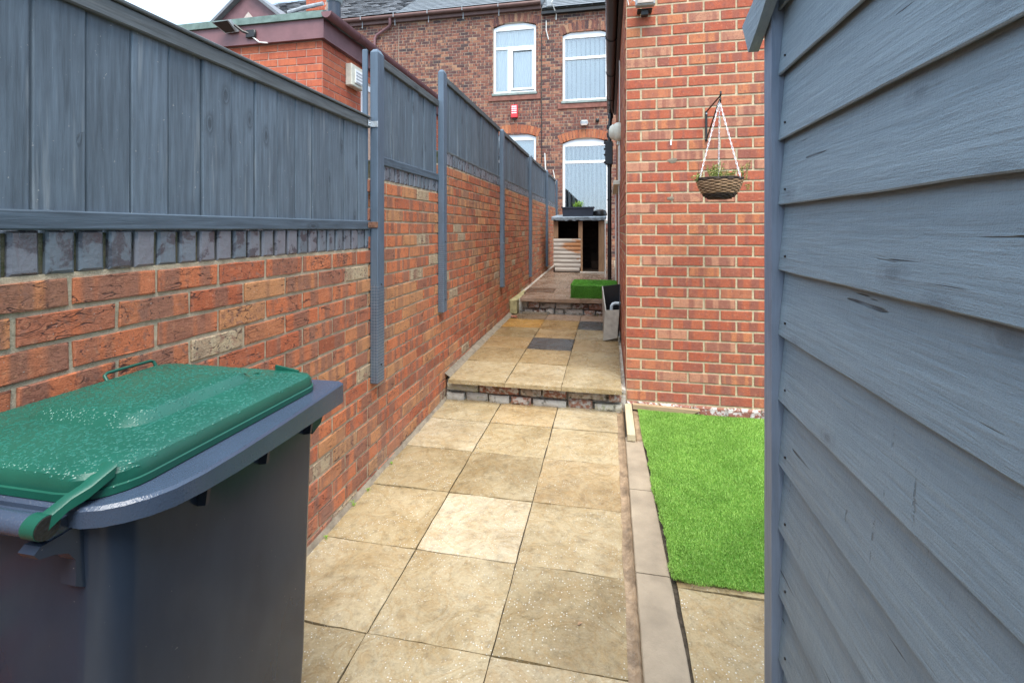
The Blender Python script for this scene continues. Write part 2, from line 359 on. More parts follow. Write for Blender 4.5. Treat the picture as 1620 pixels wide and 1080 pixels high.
def white_brick():
    n=NT('flaking_whitewashed_brick',.9,.3); P=n.pos(); tc_,r,g,b=n.tone()
    f=n.noise(n.vadd(P,tc_),26,7,.7); c=n.mix(n.ramp(f,[(.42,0),(.52,1)]),(.62,.60,.56),(.27,.11,.075)); c=n.mix(n.ramp(n.noise(P,18,5,.7),[(.60,0),(.66,.8)]),c,(.05,.045,.04))
    n.color(c); n.bump(f,.008); return n.m
M['white_brick']=white_brick()
M['black_plastic']=plain('black_plastic',(.012,.012,.014),.32,.5,.3,8)
M['brown_plastic']=plain('maroon_upvc',(.20,.095,.10),.5,.4,.2,6,bump=.0006,bs=40)
M['brown_dark']=plain('dark_brown_gutter',(.13,.065,.055),.5,.4,.25,6)
M['upvc']=plain('white_upvc',(.82,.82,.83),.35,.5,.04,6)
M['cream']=plain('cream_plastic',(.66,.63,.52),.45,.5,.15,20)
M['white_cable']=plain('white_cable',(.70,.68,.64),.5,.4,.15,20)
M['felt_green']=plain('green_roof_felt',(.15,.21,.19),.85,.3,.35,10,bump=.003,bs=120)
M['felt_blue']=plain('blue_grey_felt',(.20,.24,.28),.8,.3,.5,14,bump=.006,bs=60)
M['lead']=plain('grey_lead',(.30,.32,.34),.6,.4,.3,10)
M['red_plastic']=plain('red_plastic',(.65,.03,.04),.4,.5,.1,8)
M['steel']=plain('galvanised_steel',(.62,.64,.65),.35,.5,.2,30,metal=.8)
M['rust']=plain('rusty_steel',(.23,.12,.08),.7,.4,.5,60,metal=.2)
M['iron']=plain('black_iron',(.015,.014,.014),.45,.5,.4,50,bump=.0008,bs=200)
M['grey_light']=plain('grey_aluminium',(.33,.35,.36),.45,.5,.2,20)
M['lens']=plain('frosted_lens',(.50,.40,.34),.25,.6,.2,30)
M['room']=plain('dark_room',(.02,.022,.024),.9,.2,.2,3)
M['curtain']=plain('net_curtain',(.93,.94,.95),.8,.3,.02,3)
M['blind']=plain('blind_fabric',(.94,.95,.93),.8,.3,.02,3)
M['stone_sill']=plain('painted_stone_sill',(.24,.10,.075),.85,.3,.3,14,bump=.003,bs=60)
M['grey_sill']=plain('grey_stone_sill',(.25,.29,.27),.8,.3,.3,14,bump=.003,bs=60)
M['box_grey']=plain('dirty_grey_board',(.37,.35,.31),.65,.4,.3,16)
M['pipe_grey']=plain('grey_waste_pipe',(.50,.55,.58),.35,.5,.1,12)
M['terracotta']=plain('terracotta',(.42,.17,.10),.8,.3,.2,20)
M['pale_timber']=wood('pale_new_timber',(.55,.47,.31),'y',.7,.001,True,.12)
M['brown_timber']=wood('brown_sawn_timber',(.40,.29,.17),'x',.75,.001,False,.2,flat=(1,0,1))
def siding():
    n=NT('weathered_log_siding',.8,.3); P=n.pos(); tc_,r_,g,b_=n.tone(); V=n.vadd(n.map(P,(.12,1,1)),n.vscale(tc_,4.))
    gr=n.noise(V,40,5,.6); c=n.mix(n.ramp(gr,[(.3,0),(.7,1)]),(.33,.30,.265),(.50,.465,.42))
    # old stain still left in a ragged patch under the window
    sp=n.node('ShaderNodeSeparateXYZ'); n.l(P,sp.inputs[0]); dx=n.math('ABSOLUTE',n.math('ADD',sp.outputs[0],.60)); dz=n.math('ABSOLUTE',n.math('SUBTRACT',sp.outputs[2],1.10))
    d=n.math('ADD',n.math('MULTIPLY',dx,2.6),n.math('MULTIPLY',dz,3.4)); d=n.math('ADD',d,n.math('MULTIPLY',n.math('SUBTRACT',n.noise(n.map(P,(.35,1,1)),16,4,.6),.5),2.2))
    c=n.mix(n.ramp(d,[(.45,.9),(.75,0)]),c,(.36,.15,.05)); n.color(c); n.bump(gr,.0015); return n.m
M['play_siding']=siding()
M['play_frame']=wood('orange_brown_frame',(.33,.20,.115),'z',.7,.001,False,.25)
M['play_inside']=plain('shade_toned_boards',(.035,.022,.015),.9,.2,.4,14)  # playhouse interior shade put into the colour as near-black brown
M['planter']=plain('dark_navy_planter',(.025,.032,.05),.4,.5,.2,8)
M['wicker']=wood('wicker',(.40,.24,.13),'x',.7,.0012,False,.45)
M['wicker_dark']=plain('dark_wicker',(.055,.035,.025),.7,.4,.5,60)
M['bin_body']=None
def binbody():
    n=NT('dark_bin_plastic',.2,.5); P=n.pos(); f=n.noise(n.map(P,(1,1,.4)),9,5,.6); n.color(n.mix(n.ramp(f,[(.3,0),(.7,1)]),(.017,.021,.030),(.024,.029,.042)))
    s_=n.noise(P,150,2,.5); k=n.ramp(s_,[(.77,0),(.79,.6)])
    n.color(n.mix(k,n.mix(n.ramp(f,[(.3,0),(.7,1)]),(.016,.024,.042),(.024,.036,.058)),(.25,.25,.25)))
    n.rough(n.ramp(f,[(.3,.13),(.7,.20)])); n.b.inputs['Specular IOR Level'].default_value=.28; return n.m
M['bin_body']=binbody()
def drops(name,base,scale=150,dens=.5,rough=.3,br=.0015,spec=.5):
    n=NT(name,rough,spec); P=n.map(n.pos(),(1,1,.5)); P2=n.map(P,(1.0,.55,1),rot=(0,0,.5))
    def layer(sc,lo,loc):
        vn=n.node('ShaderNodeTexVoronoi'); n.l(n.map(P2,loc=loc),vn.inputs['Vector']); vn.inputs['Scale'].default_value=sc
        sp=n.node('ShaderNodeSeparateColor'); n.l(vn.outputs['Color'],sp.inputs[0])
        m=n.ramp(sp.outputs[0],[(lo,0),(lo+.05,1)])
        d=n.ramp(vn.outputs['Distance'],[(0,1),(.22,.92),(.36,.6),(.44,0)],'B_SPLINE')
        return n.math('MULTIPLY',d,m)
    h=n.math('MAXIMUM',layer(scale,.25,(0,0,0)),n.math('MULTIPLY',layer(scale*1.9,.35,(.3,.7,.1)),.6))
    dn=n.noise(n.pos(),60,3); hh=n.math('ADD',h,n.math('MULTIPLY',dn,.05))
    f=n.noise(n.pos(),8,4); c=n.mix(n.ramp(f,[(.3,0),(.7,1)]),[x*.85 for x in base],base)
    n.color(c); n.bump(hh,br)
    n.rough(n.ramp(h,[(.05,rough),(.2,.06)])); pass
    return n.m
M['lid']=plain('green_bin_lid',(.009,.082,.056),.33,.4,.14,9,bump=.00025,bs=420)
M['droplet']=plain('water_droplet_on_green',(.012,.10,.072),.17,.5,.1,9)
M['rim']=drops('wet_navy_bin_rim',(.045,.065,.105),330,rough=.26,br=.00025)
M['lid_dark']=plain('black_hinge_end',(.012,.012,.012),.5,.5,.6,120,bump=.002,bs=200)
def glass():
    n=NT('window_glass'); t=n.t
    tr=n.node('ShaderNodeBsdfTransparent'); gl=n.node('ShaderNodeBsdfGlossy'); gl.inputs['Roughness'].default_value=.02; tr.inputs['Color'].default_value=(.97,.99,.99,1)
    fr=n.node('ShaderNodeFresnel'); fr.inputs['IOR'].default_value=1.52; mxs=n.node('ShaderNodeMixShader')
    k=n.math('ADD',n.math('MULTIPLY',fr.outputs[0],2.2),.12,True)
    n.l(k,mxs.inputs[0]); n.l(tr.outputs[0],mxs.inputs[1]); n.l(gl.outputs[0],mxs.inputs[2]); n.l(mxs.outputs[0],n.n['Material Output'].inputs['Surface'])
    return n.m
M['glass']=glass()
def slate(name,a,b):
    n=NT(name,.5,.5); P=n.pos(); tc_,r,g,bb=n.tone(); c=n.mix(n.math('ADD',n.math('MULTIPLY',r,.6),n.math('MULTIPLY',n.noise(P,6,5,.7),.4)),a,b)
    c=n.mix(n.ramp(n.noise(P,14,5,.7),[(.55,0),(.7,.5)]),c,(.30,.31,.27)); n.color(c); n.bump(n.noise(P,25,5),.006); return n.m
M['slate_old']=slate('old_slate',(.065,.065,.075),(.22,.225,.24)); M['slate_new']=slate('smooth_grey_tile',(.14,.155,.17),(.20,.215,.235))
def leaf(name,a,b):
    n=NT(name,.5,.4); tc_,r,g,bb=n.tone(); n.color(n.mix(1.0,n.mix(r,a,b),n.ramp(n.noise(n.pos(),5,4,.6),[(.35,(.72,.76,.70)),(.6,(1,1,1))]),'MULTIPLY')); n.b.inputs['Subsurface Weight'].default_value=0
    return n.m
M['turf']=leaf('artificial_turf_blade',(.18,.36,.045),(.36,.58,.12))
M['turf_dark']=leaf('dark_turf_blade',(.06,.22,.02),(.15,.42,.05))
M['turf_base']=plain('turf_backing',(.08,.20,.025),.9,.2,.3,60)
M['leaf']=leaf('basket_leaf',(.14,.20,.04),(.45,.46,.14))
M['leaf_bright']=leaf('bright_leaf',(.16,.34,.03),(.38,.58,.07))

# ------------------------------------------------------------ bricks
def brick_geo(Lh,Hh,D=.05,jit=.0014,bev=.0018,rnd=random):
    """brick centred at origin, face towards -y"""
    hx,hz=Lh/2,Hh/2; j=lambda k=1: (rnd.random()-.5)*2*jit*k
    q_=hx*.36; base=[(-hx,-hz),(-q_,-hz),(q_,-hz),(hx,-hz),(hx,hz),(q_,hz),(-q_,hz),(-hx,hz)]
    pr=rnd.random()*.003
    r1=[];r2=[];r3=[]
    for (x,z) in base:
        a,b=j(),j()
        ix=x-(bev+abs(j()))*((1 if x>0 else -1) if abs(abs(x)-hx)<1e-6 else 0); iz=z-(bev+abs(j()))*(1 if z>0 else -1)
        r1.append((ix,-pr+j(.5),iz)); r2.append((x+a,-pr+bev,z+b)); r3.append((x,D,z))
    v=r1+r2+r3
    f=[tuple(range(8))]
    for o in(0,8):
        for k in range(8): f.append((o+k,o+8+k,o+8+(k+1)%8,o+(k+1)%8))
    return v,f
_bc={}
def brick_mesh(Lh,Hh,mat,nvar=14,**k):
    key=(round(Lh,2),round(Hh,3),mat.name,random.randrange(nvar))
    if key not in _bc:
        mb=MB(); v,f=brick_geo(Lh,Hh,**k); mb.add(v,f,rt()); _bc[key]=mb.mesh('brick',mat,False,True)
    return _bc[key]
def proj(p):
    c,s=math.cos(YAW),math.sin(YAW); X,Y,Z=p[0],p[1],p[2]-1.45
    xc=X*c+Y*s; zc=Y*c-X*s
    if zc<.15: return None
    return CX+F*xc/zc,CY-F*Z/zc,zc
def seen(p,m=60):
    q=proj(p); return q if q and -m<q[0]<1620+m and -m<q[1]<1080+m else None
def brickwork(parent,P,rz,u0,u1,z0,z1,mat,step=.0785,pitch=.2265,joint=.0105,holes=(),limit=300,hidden=None,top=None,name='brick',jit=.0014,off=0.,anchor=None,snap='half'):
    """P(u,z)->world point of the wall face. Rows counted from anchor (a bed joint)."""
    anchor=z0 if anchor is None else anchor
    k0=math.floor((z0-anchor)/step+.02); items=[]
    k=k0
    while True:
        zb=anchor+k*step
        if zb+step*.5>z1: break
        zc=zb+step/2
        segs=[(u0,u1)]
        for h in holes:
            if h[2]<zc<h[3]:
                ns=[]
                for a,b in segs:
                    if h[1]<=a or h[0]>=b: ns.append((a,b))
                    else:
                        if h[0]-a>.03: ns.append((a,h[0]))
                        if b-h[1]>.03: ns.append((h[1],b))
                segs=ns
        ph=(pitch/2 if k%2 else 0)+off
        for a,b in segs:
            n0=math.floor((a-u0-ph)/pitch)-1; n1=math.ceil((b-u0-ph)/pitch)+1
            for i in range(n0,n1):
                s0=max(a,u0+ph+i*pitch); s1=min(b,u0+ph+(i+1)*pitch)
                ln=s1-s0-joint
                if ln<.03: continue
                um=(s0+s1)/2
                if top and zc>top(um): continue
                items.append((um,zc,ln+random.uniform(-.002,.002)))
        k+=1
    sc=[]
    for i,(u,z,ln) in enumerate(items):
        q=seen(P(u,z)); 
        if q and not(hidden and hidden(u,z)): sc.append((q[2],i))
    sc.sort(); ind=set(i for _,i in sc[:limit])
    H=step-joint; rest=MB(); Rm=Matrix.Rotation(rz,3,'Z')
    for i,(u,z,ln) in enumerate(items):
        p=P(u,z)
        if i in ind:
            put(brick_mesh(ln,H,mat,jit=jit),name,parent,(p[0],p[1],p[2]),rz+random.uniform(-.006,.006))
        else:
            v,f=brick_geo(ln,H,jit=jit); rest.add([Rm@Vector(q)+Vector(p) for q in v],f,rt())
    if rest.v:
        o=rest.obj(name+'work',mat,parent,smooth=False); o['kind']='stuff'
    return len(items)
def core(parent,boxes,mat,name='mortar_core'):
    m=MB()
    for a,b in boxes: m.box(a,b)
    return m.obj(name,mat,parent)
def holed(u0,u1,z0,z1,holes):
    """rectangles of a wall face around its holes"""
    us=sorted(set([u0,u1]+[h[0] for h in holes]+[h[1] for h in holes])); zs=sorted(set([z0,z1]+[h[2] for h in holes]+[h[3] for h in holes]))
    out=[]
    for a,b in zip(us,us[1:]):
        run=None
        for c,d in zip(zs,zs[1:]):
            if a<u0 or b>u1 or c<z0 or d>z1: continue
            inside=any(h[0]<=a and b<=h[1] and h[2]<=c and d<=h[3] for h in holes)
            if inside:
                if run: out.append(run); run=None
            else: run=(a,b,run[2],d) if run else (a,b,c,d)
        if run: out.append(run)
    return out

# ------------------------------------------------------------ ground and paving
def gl(y): return .02*y                      # lower patio
def gm(y): return .194+.02*y                 # middle terrace (top of slabs)
def gu(y): return .411+.02*y                 # upper terrace
g=MB(); g.add([(-400,-400,-.10),(400,-400,-.10),(400,600,-.10),(-400,600,-.10)],[(0,1,2,3)]); tag(g.obj('ground',M['soil'],fix=False),kind='structure')
LW=-1.30                                     # face of the garden wall
def wedge(x0,x1,y0,y1,fz,zb): 
    m=MB(); v=[(x0,y0,zb),(x1,y0,zb),(x1,y1,zb),(x0,y1,zb),(x0,y0,fz(y0)),(x1,y0,fz(y0)),(x1,y1,fz(y1)),(x0,y1,fz(y1))]
    return m.add(v,[(0,3,2,1),(4,5,6,7),(0,1,5,4),(1,2,6,5),(2,3,7,6),(3,0,4,7)])
lower=wedge(-1.33,2.6,-2.3,3.74,lambda y:gl(y)-.014,-.099).obj('patio',M['bedding']); tag(lower,'lower patio of buff riven sandstone slabs beside the bin',kind='structure')
BUFF=[(.47,.385,.245),(.435,.355,.22),(.49,.41,.27),(.40,.325,.20),(.50,.42,.285)]
PALE=(.56,.485,.355); DARK=(.075,.078,.085); ORANGE=(.42,.24,.07); PINK=(.29,.21,.165); BROWN=(.19,.14,.10)
def slab(parent,x0,x1,y0,y1,fz,tint,mat='slab',th=.04,nx=9,name='paving_slab',rough=.0022,gap=.004,skew=0):
    x0+=gap/2+random.uniform(0,.002);x1-=gap/2+random.uniform(0,.002);y0+=gap/2+random.uniform(0,.002);y1-=gap/2+random.uniform(0,.002)
    kk=random.uniform(.95,1.04)
    v=[];sd=random.random()*50; dz=random.uniform(-.0012,.0012); tl=(random.uniform(-.002,.002),random.uniform(-.002,.002))
    for j in range(nx+1):
        for i in range(nx+1):
            a,b=i/nx,j/nx
            e=(i in(0,nx))+(j in(0,nx))
            x=x0+(x1-x0)*a; y=y0+(y1-y0)*b
            jx=(mn.noise(Vector((x*9+sd,y*9,1)))*.004 if i in(0,nx) else 0); jy=(mn.noise(Vector((x*9+sd,y*9,5)))*.004 if j in(0,nx) else 0)
            z=fz(y)+dz+tl[0]*(a-.5)+tl[1]*(b-.5)+mn.noise(Vector((x*6+sd,y*6,0)))*rough*1.6-(.0035*random.uniform(.5,1.2) if e else 0)
            v.append((x+jx,y+jy,z))
    n=nx+1; f=[(j*n+i,j*n+i+1,(j+1)*n+i+1,(j+1)*n+i) for j in range(nx) for i in range(nx)]
    bd=[i for i in range(n)]+[j*n+nx for j in range(1,n)]+[nx*n+i for i in range(nx-1,-1,-1)]+[j*n for j in range(nx-1,0,-1)]
    b0=len(v)
    for q in bd: v.append((v[q][0],v[q][1],fz(v[q][1])-th))
    m_=len(bd)
    for k in range(m_): f.append((bd[k],b0+k,b0+(k+1)%m_,bd[(k+1)%m_]))
    mb=MB(); mb.add(v,f,tuple(min(1,c*kk) for c in tint))
    return mb.obj(name,M[mat],parent,smooth=40,fix=True)
rowsY=[3.735,3.30,2.865,2.415,1.967,1.535,1.09,.64,.19,-.26,-.71,-1.16]
colsX=[(-1.283,-.835),(-.835,-.385),(-.385,.066)]
for r_ in range(len(rowsY)-1):
    for c_,(a,b) in enumerate(colsX):
        t=random.choice(BUFF)
        if (r_,c_) in((3,1),): t=PALE
        if (r_,c_) in((0,2),(1,0)): t=(.53,.455,.32)
        if (r_,c_) in((2,2),(0,1)): t=(.47,.365,.22)
        slab(lower,a,b,rowsY[r_+1],rowsY[r_],gl,t)
# second patch of paving in front of the grass
yy=2.41
for k in range(5):
    for c_ in range(4):
        a=.262+c_*.45; slab(lower,a,a+.45,yy-.45*(k+1),yy-.45*k,lambda y:gl(y)+.002,random.choice(BUFF))
# mortar fillet along the wall, dirt channel and concrete edging
m=MB()
ys=np.linspace(-1.2,3.73,90)
v=[]
for y in ys:
    wv=mn.noise(Vector((y*7,0,0)))*.010
    v+= [(LW-.01,y,gl(y)+.022+wv*.6),(LW+.006,y,gl(y)+.013+wv*.4),(LW+.020+wv*.6,y,gl(y)-.001),(LW+.032+wv,y,gl(y)-.012)]
f=[(4*i+k,4*i+k+1,4*i+4+k+1,4*i+4+k) for i in range(len(ys)-1) for k in range(3)]
m.add(v,f); m.obj('mortar_fillet',M['fillet'],lower,smooth=60)
m=MB(); v=[]
for y in ys:
    w1=mn.noise(Vector((y*5,3,0)))*.008; w2=mn.noise(Vector((y*5,9,0)))*.004
    v+=[(.060+w1,y,gl(y)-.002),(.075+w1,y,gl(y)-.006),(.088,y,gl(y)-.001+w2),(.097,y,gl(y)+.004+w2),(.108,y,gl(y)-.008)]
f=[(5*i+k,5*i+k+1,5*i+5+k+1,5*i+5+k) for i in range(len(ys)-1) for k in range(4)]
m.add(v,f); m.obj('dirt_channel',M['mud'],lower,smooth=60)
ed=[-1.1,-.2,.7,1.30,2.005,2.62,3.24]
for a,b in zip(ed,ed[1:]):
    s_=0
    v=[];xr0=.255-.022*(a-1.5)*1.0; xr1=.255-.022*(b-1.5)
    mb=MB(); xa=.108; 
    N=8; top=[];
    for k in range(N+1):
        t_=k/N; y=a+.003+(b-a-.006)*t_; xr=min(.262,xr0+(xr1-xr0)*t_+mn.noise(Vector((y*8,7,1)))*.003)
        top.append((xa+mn.noise(Vector((y*9,2,1)))*.002,xr,y))
    v=[]
    for (l_,r2,y) in top:
        z=gl(y)+.004; v+=[(l_,y,z-.05),(l_,y,z-.004),(l_+.004,y,z),(r2-.004,y,z),(r2,y,z-.004),(r2,y,z-.05)]
    f=[(6*i+k,6*i+k+1,6*i+6+k+1,6*i+6+k) for i in range(N) for k in range(5)]+[(0,1,2,3,4,5),tuple(6*N+k for k in(5,4,3,2,1,0))]
    mb.add(v,f,rt()); mb.obj('concrete_edging',M['concrete'],lower,smooth=30)

mb=MB(); mb.bbox((.171,3.17,gl(3.2)-.03),(.232,3.72,gl(3.4)+.006),.01); mb.obj('soil_strip',M['mud'],lower)
# artificial grass carpet
GX0,GX1,GY0,GY1=.215,2.55,1.975,3.69
def gxl(y): return .258-.026*(y-1.97)+.006*math.sin(y*9)
def crease(x,y):
    z=0
    d=((x-.42)*.75+(y-2.62)*.66); t_=(-(x-.42)*.66+(y-2.62)*.75)
    z+=.010*math.exp(-(d/.035)**2)*math.exp(-((t_-.05)/.30)**2)
    d2=((x-.75)*.9+(y-2.85)*.43); z+=.008*math.exp(-(d2/.05)**2)*math.exp(-((y-2.9)/.3)**2)
    return z+.004*math.sin(x*5+1)*math.sin(y*4)
def blades(n,samp,mat,hgt=.018,wid=.0016,lean=.6,name='blades'):
    P=samp(n); n=len(P)
    an=np.random.rand(n)*2*np.pi; la=np.random.rand(n)*2*np.pi; le=np.random.rand(n)*lean; h=hgt*(.6+.6*np.random.rand(n)); wd=wid*(.7+.6*np.random.rand(n))
    dx=np.cos(an)*wd; dy=np.sin(an)*wd; tx=np.cos(la)*le*h; ty=np.sin(la)*le*h
    V=np.zeros((n,5,3),np.float32)
    V[:,0]=P+np.c_[-dx,-dy,np.zeros(n)]; V[:,1]=P+np.c_[dx,dy,np.zeros(n)]
    V[:,2]=P+np.c_[dx*.8+tx*.35,dy*.8+ty*.35,h*.6]; V[:,3]=P+np.c_[-dx*.8+tx*.35,-dy*.8+ty*.35,h*.6]; V[:,4]=P+np.c_[tx,ty,h*np.sqrt(1-.5*le**2)]
    me=bpy.data.meshes.new(name); me.vertices.add(n*5); me.vertices.foreach_set('co',V.ravel())
    me.loops.add(n*7); me.polygons.add(n*2)
    base=(np.arange(n)*5)[:,None]; li=(base+np.array([0,1,2,3,3,2,4])[None]).ravel(); me.loops.foreach_set('vertex_index',li.astype(np.int32))
    ls=(np.arange(n)*7)[:,None]+np.array([0,4])[None]; me.polygons.foreach_set('loop_start',ls.ravel().astype(np.int32))
    me.update(calc_edges=True); me.materials.append(M[mat])
    at=me.attributes.new('tone','FLOAT_COLOR','CORNER'); c=np.random.rand(n); cc=np.ones((n,7,4),np.float32); cc[:,:,0]=c[:,None]; at.data.foreach_set('color',cc.ravel())
    return me
def samp_lawn(n):
    x=GX0+np.random.rand(n)**1.35*(GX1-GX0); y=GY0-.016+np.random.rand(n)*(GY1-GY0+.016)
    keep=[(a>gxl(b)-.008+.018*mn.noise(Vector((b*12,1,0)))) and b>GY0-.008+.016*mn.noise(Vector((a*13,0,0)))+(.012*abs(a-.3)/.4 if a<1 else 0) for a,b in zip(x,y)]
    x=x[keep];y=y[keep]; z=np.array([gl(b)+.012+crease(a,b) for a,b in zip(x,y)])
    return np.c_[x,y,z]
lawn=empty('artificial_grass',(1.2,2.8,gl(2.8)),'bright green artificial grass carpet laid in front of the brick extension','artificial grass')
mb=MB(); NXg,NYg=50,40; v=[]
for j in range(NYg+1):
    y=GY0+.01+(GY1-GY0-.01)*j/NYg
    for i in range(NXg+1):
        xl=gxl(y)+.004; x=xl+(GX1-xl)*i/NXg; v.append((x,y,gl(y)+.012+crease(x,y)))
f=[(j*(NXg+1)+i,j*(NXg+1)+i+1,(j+1)*(NXg+1)+i+1,(j+1)*(NXg+1)+i) for j in range(NYg) for i in range(NXg)]
mb.add(v,f); mb.obj('turf_backing',M['turf_base'],lawn,smooth=True,fix=False)
o=put(blades(300000,samp_lawn,'turf',.0105,.0009,1.1,'grass_blades'),'grass_blades',lawn,(0,0,0)); o['kind']='stuff'

# middle terrace
mid=wedge(-1.33,.127,3.705,6.3,lambda y:gm(y)-.044,0).obj('terrace',M['rubble']); tag(mid,'middle paved terrace one step up from the patio',kind='structure')
mrows=[3.57,4.10,4.56,5.01,5.46,5.92,6.285]; mcols=[(-1.245,-.785),(-.785,-.35),(-.35,.098)]
mt={(0,0):(.40,.325,.20),(0,1):(.42,.34,.215),(0,2):(.41,.335,.21),(1,0):(.33,.25,.14),(1,1):(.34,.255,.14),(1,2):(.33,.26,.155),(2,0):(.29,.20,.10),(2,1):DARK,(2,2):(.31,.23,.13),(3,0):(.31,.235,.13),(3,1):(.33,.23,.12),(3,2):(.33,.26,.165),(4,0):ORANGE,(4,1):(.32,.205,.09),(4,2):DARK,(5,0):BROWN,(5,1):PINK,(5,2):PINK}
for (r_,c_),t in mt.items(): slab(mid,mcols[c_][0],mcols[c_][1],mrows[r_],mrows[r_+1],gm,t,'slab' if r_==0 else 'slab_wet',th=.036,nx=8)
m=MB(); v=[]; ys2=np.linspace(3.64,6.28,50)
for y in ys2:
    wv=mn.noise(Vector((y*7,4,0)))*.012
    v+= [(LW-.01,y,gm(y)+.035+wv*.6),(LW+.012,y,gm(y)+.012+wv*.4),(LW+.040+wv,y,gm(y)-.006),(LW+.060,y,gm(y)-.03)]
f=[(4*i+k,4*i+k+1,4*i+4+k+1,4*i+4+k) for i in range(len(ys2)-1) for k in range(3)]
m.add(v,f); m.obj('mortar_fillet',M['fillet'],mid,smooth=60)
# riser stones under the step
def riser(parent,yf,x0,x1,z0,z1,rows,name='riser_stone',tones=None,lens=(.16,.34)):
    h=(z1-z0)/rows
    for r_ in range(rows):
        x=x0-random.uniform(0,.1)
        while x<x1:
            ln=random.uniform(*lens); a,b=max(x,x0),min(x+ln,x1)
            if b-a>.03:
                mb=MB(); nn=7; v=[]
                c0=random.uniform(-.016,.014)
                hz=h-random.uniform(.004,.026)
                for j in range(4):
                    for i in range(nn+1):
                        px=a+.005+(b-a-.01)*i/nn; pz=z0+r_*h+hz*j/3
                        e=1 if (i in(0,nn) or j in(0,3)) else 0
                        v.append((px,yf+c0+.012*e+mn.noise(Vector((px*16,pz*30,r_)))*.012,pz+mn.noise(Vector((px*11,2,r_+j)))*.005))
                f=[(j*(nn+1)+i,j*(nn+1)+i+1,(j+1)*(nn+1)+i+1,(j+1)*(nn+1)+i) for j in range(3) for i in range(nn)]
                n_=len(v); bd=list(range(nn+1))+[j*(nn+1)+nn for j in range(1,4)]+[3*(nn+1)+i for i in range(nn-1,-1,-1)]+[2*(nn+1),(nn+1)]
                for q in bd: v.append((v[q][0],yf+.07,v[q][2]))
                for k in range(len(bd)): f.append((bd[k],n_+k,n_+(k+1)%len(bd),bd[(k+1)%len(bd)]))
                mb.add(v,f,(random.choice(tones or [.2,.3,.55,.8,.9,.45]),random.random(),random.random())); mb.obj(name,M['rubble'],parent,smooth=50)
            x+=ln+.008
riser(mid,3.655,-1.29,.10,gl(3.7)-.01,gm(3.6)-.04,2)
# upper terrace
upp=wedge(-1.33,.127,6.36,12.2,lambda y:gu(y)-.05,0).obj('terrace',M['rubble']); tag(upp,'upper paved terrace in front of the terraced house',kind='structure')
wedge(.127,3.2,8.95,12.45,lambda y:gu(y)-.02,0).obj('yard',M['concrete'],upp)
urows=[6.20,6.72,7.17,7.62,8.07,8.52,8.97,9.6,10.3,11.0,11.7,12.4]
for r_ in range(len(urows)-1):
    xs=[-1.20,-.62,-.12,.12] if r_%2==0 else [-1.20,-.78,-.30,.12]
    if r_==0: xs=[-1.16,-.36,.10]
    for a,b in zip(xs,xs[1:]):
        t=random.choice([PINK,(.25,.185,.145),(.28,.205,.16)]); 
        if r_==1 and a<-1: t=(.13,.085,.06)
        slab(upp,a,b,urows[r_],urows[r_+1],gu,t,'slab_wet',th=.048,nx=6)
m=MB(); m.bbox((LW,6.19,gu(6.2)-.008-.21),(-1.20,12.2,gu(6.2)-.03),.01); m.obj('kerb_strip',plain('mossy_yellow_concrete',(.33,.29,.15),.85,.3,.5,16,bump=.006),upp)
riser(upp,6.30,-1.13,.10,gm(6.3)-.02,gu(6.2)-.055,2,tones=[.3,.6,.85,1,.75,.5,.1],lens=(.10,.26))
m=MB(); m.bbox((-1.14,6.27,gm(6.25)-.01),(-.8,6.33,gm(6.25)+.018),.008); m.obj('mortar_fillet',M['fillet'],mid)

# ------------------------------------------------------------ garden wall on the left with fence on top
ST=.0785
wall=empty('garden_wall',(LW-.1,4,0),'long red brick garden wall with stepped blue brick coping along the left of the path','wall')
bays=[(-2.2,2.455,1.335),(2.455,3.575,1.335+5*ST),(3.575,12.42,1.335+8*ST)]
for a,b,zt in bays:
    core(wall,[((LW-.205,a,-.095),(LW-.0045,b-.0015,zt+.008))],M['mortar_left'])
def wtop(u):
    for a,b,zt in bays:
        if a<=u<b: return zt
    return bays[-1][2]
brickwork(wall,lambda u,z:(LW,u,z),R(90),-2.2,12.40,-.08,1.335+8*ST,M['brick_left'],step=ST,limit=300,top=wtop,anchor=1.335,off=.07,joint=.0125,hidden=lambda u,z:(u<1.22 and z<1.0) or z<gl(u)-.03 or u<.6,jit=.0022)
def coping(a,b,zt,nm='coping_brick'):
    y=a+.003
    while y+.066<b:
        mb=MB(); w_=.0605; h_=.102
        put(cope_mesh(),nm,wall,(LW+random.uniform(-.001,.002),y+w_/2,zt+.009+h_/2),R(90)+random.uniform(-.02,.02)); y+=.0715
_cm={}
def cope_mesh():
    k=random.randrange(10)
    if k not in _cm:
        mb=MB(); v,f=brick_geo(.0595+random.uniform(-.002,.002),.103,D=.19,jit=.0018,bev=.005); mb.add(v,f,rt()); _cm[k]=mb.mesh('coping_brick',M['blue_brick'],False,True)
    return _cm[k]
for a,b,zt in bays:
    mb=MB(); mb.box((LW-.20,a,zt+.009),(LW-.011,b-.002,zt+.105)); mb.obj('coping_mortar',M['mortar_moss'],wall)
    coping(max(a,-.2),b,zt)
# end faces of the raised bays
for y,zb,zt in((2.455,1.335,1.335+5*ST),(3.575,1.335+5*ST,1.335+8*ST)):
    n_=int(round((zt-zb)/ST))
    for k in range(n_):
        for xx in ((LW-.055,.10),(LW-.163,.09)):
            put(brick_mesh(xx[1],ST-.01,M['brick_left']),'brick',wall,(xx[0],y-.006,zb+ST*(k+.5)),0)
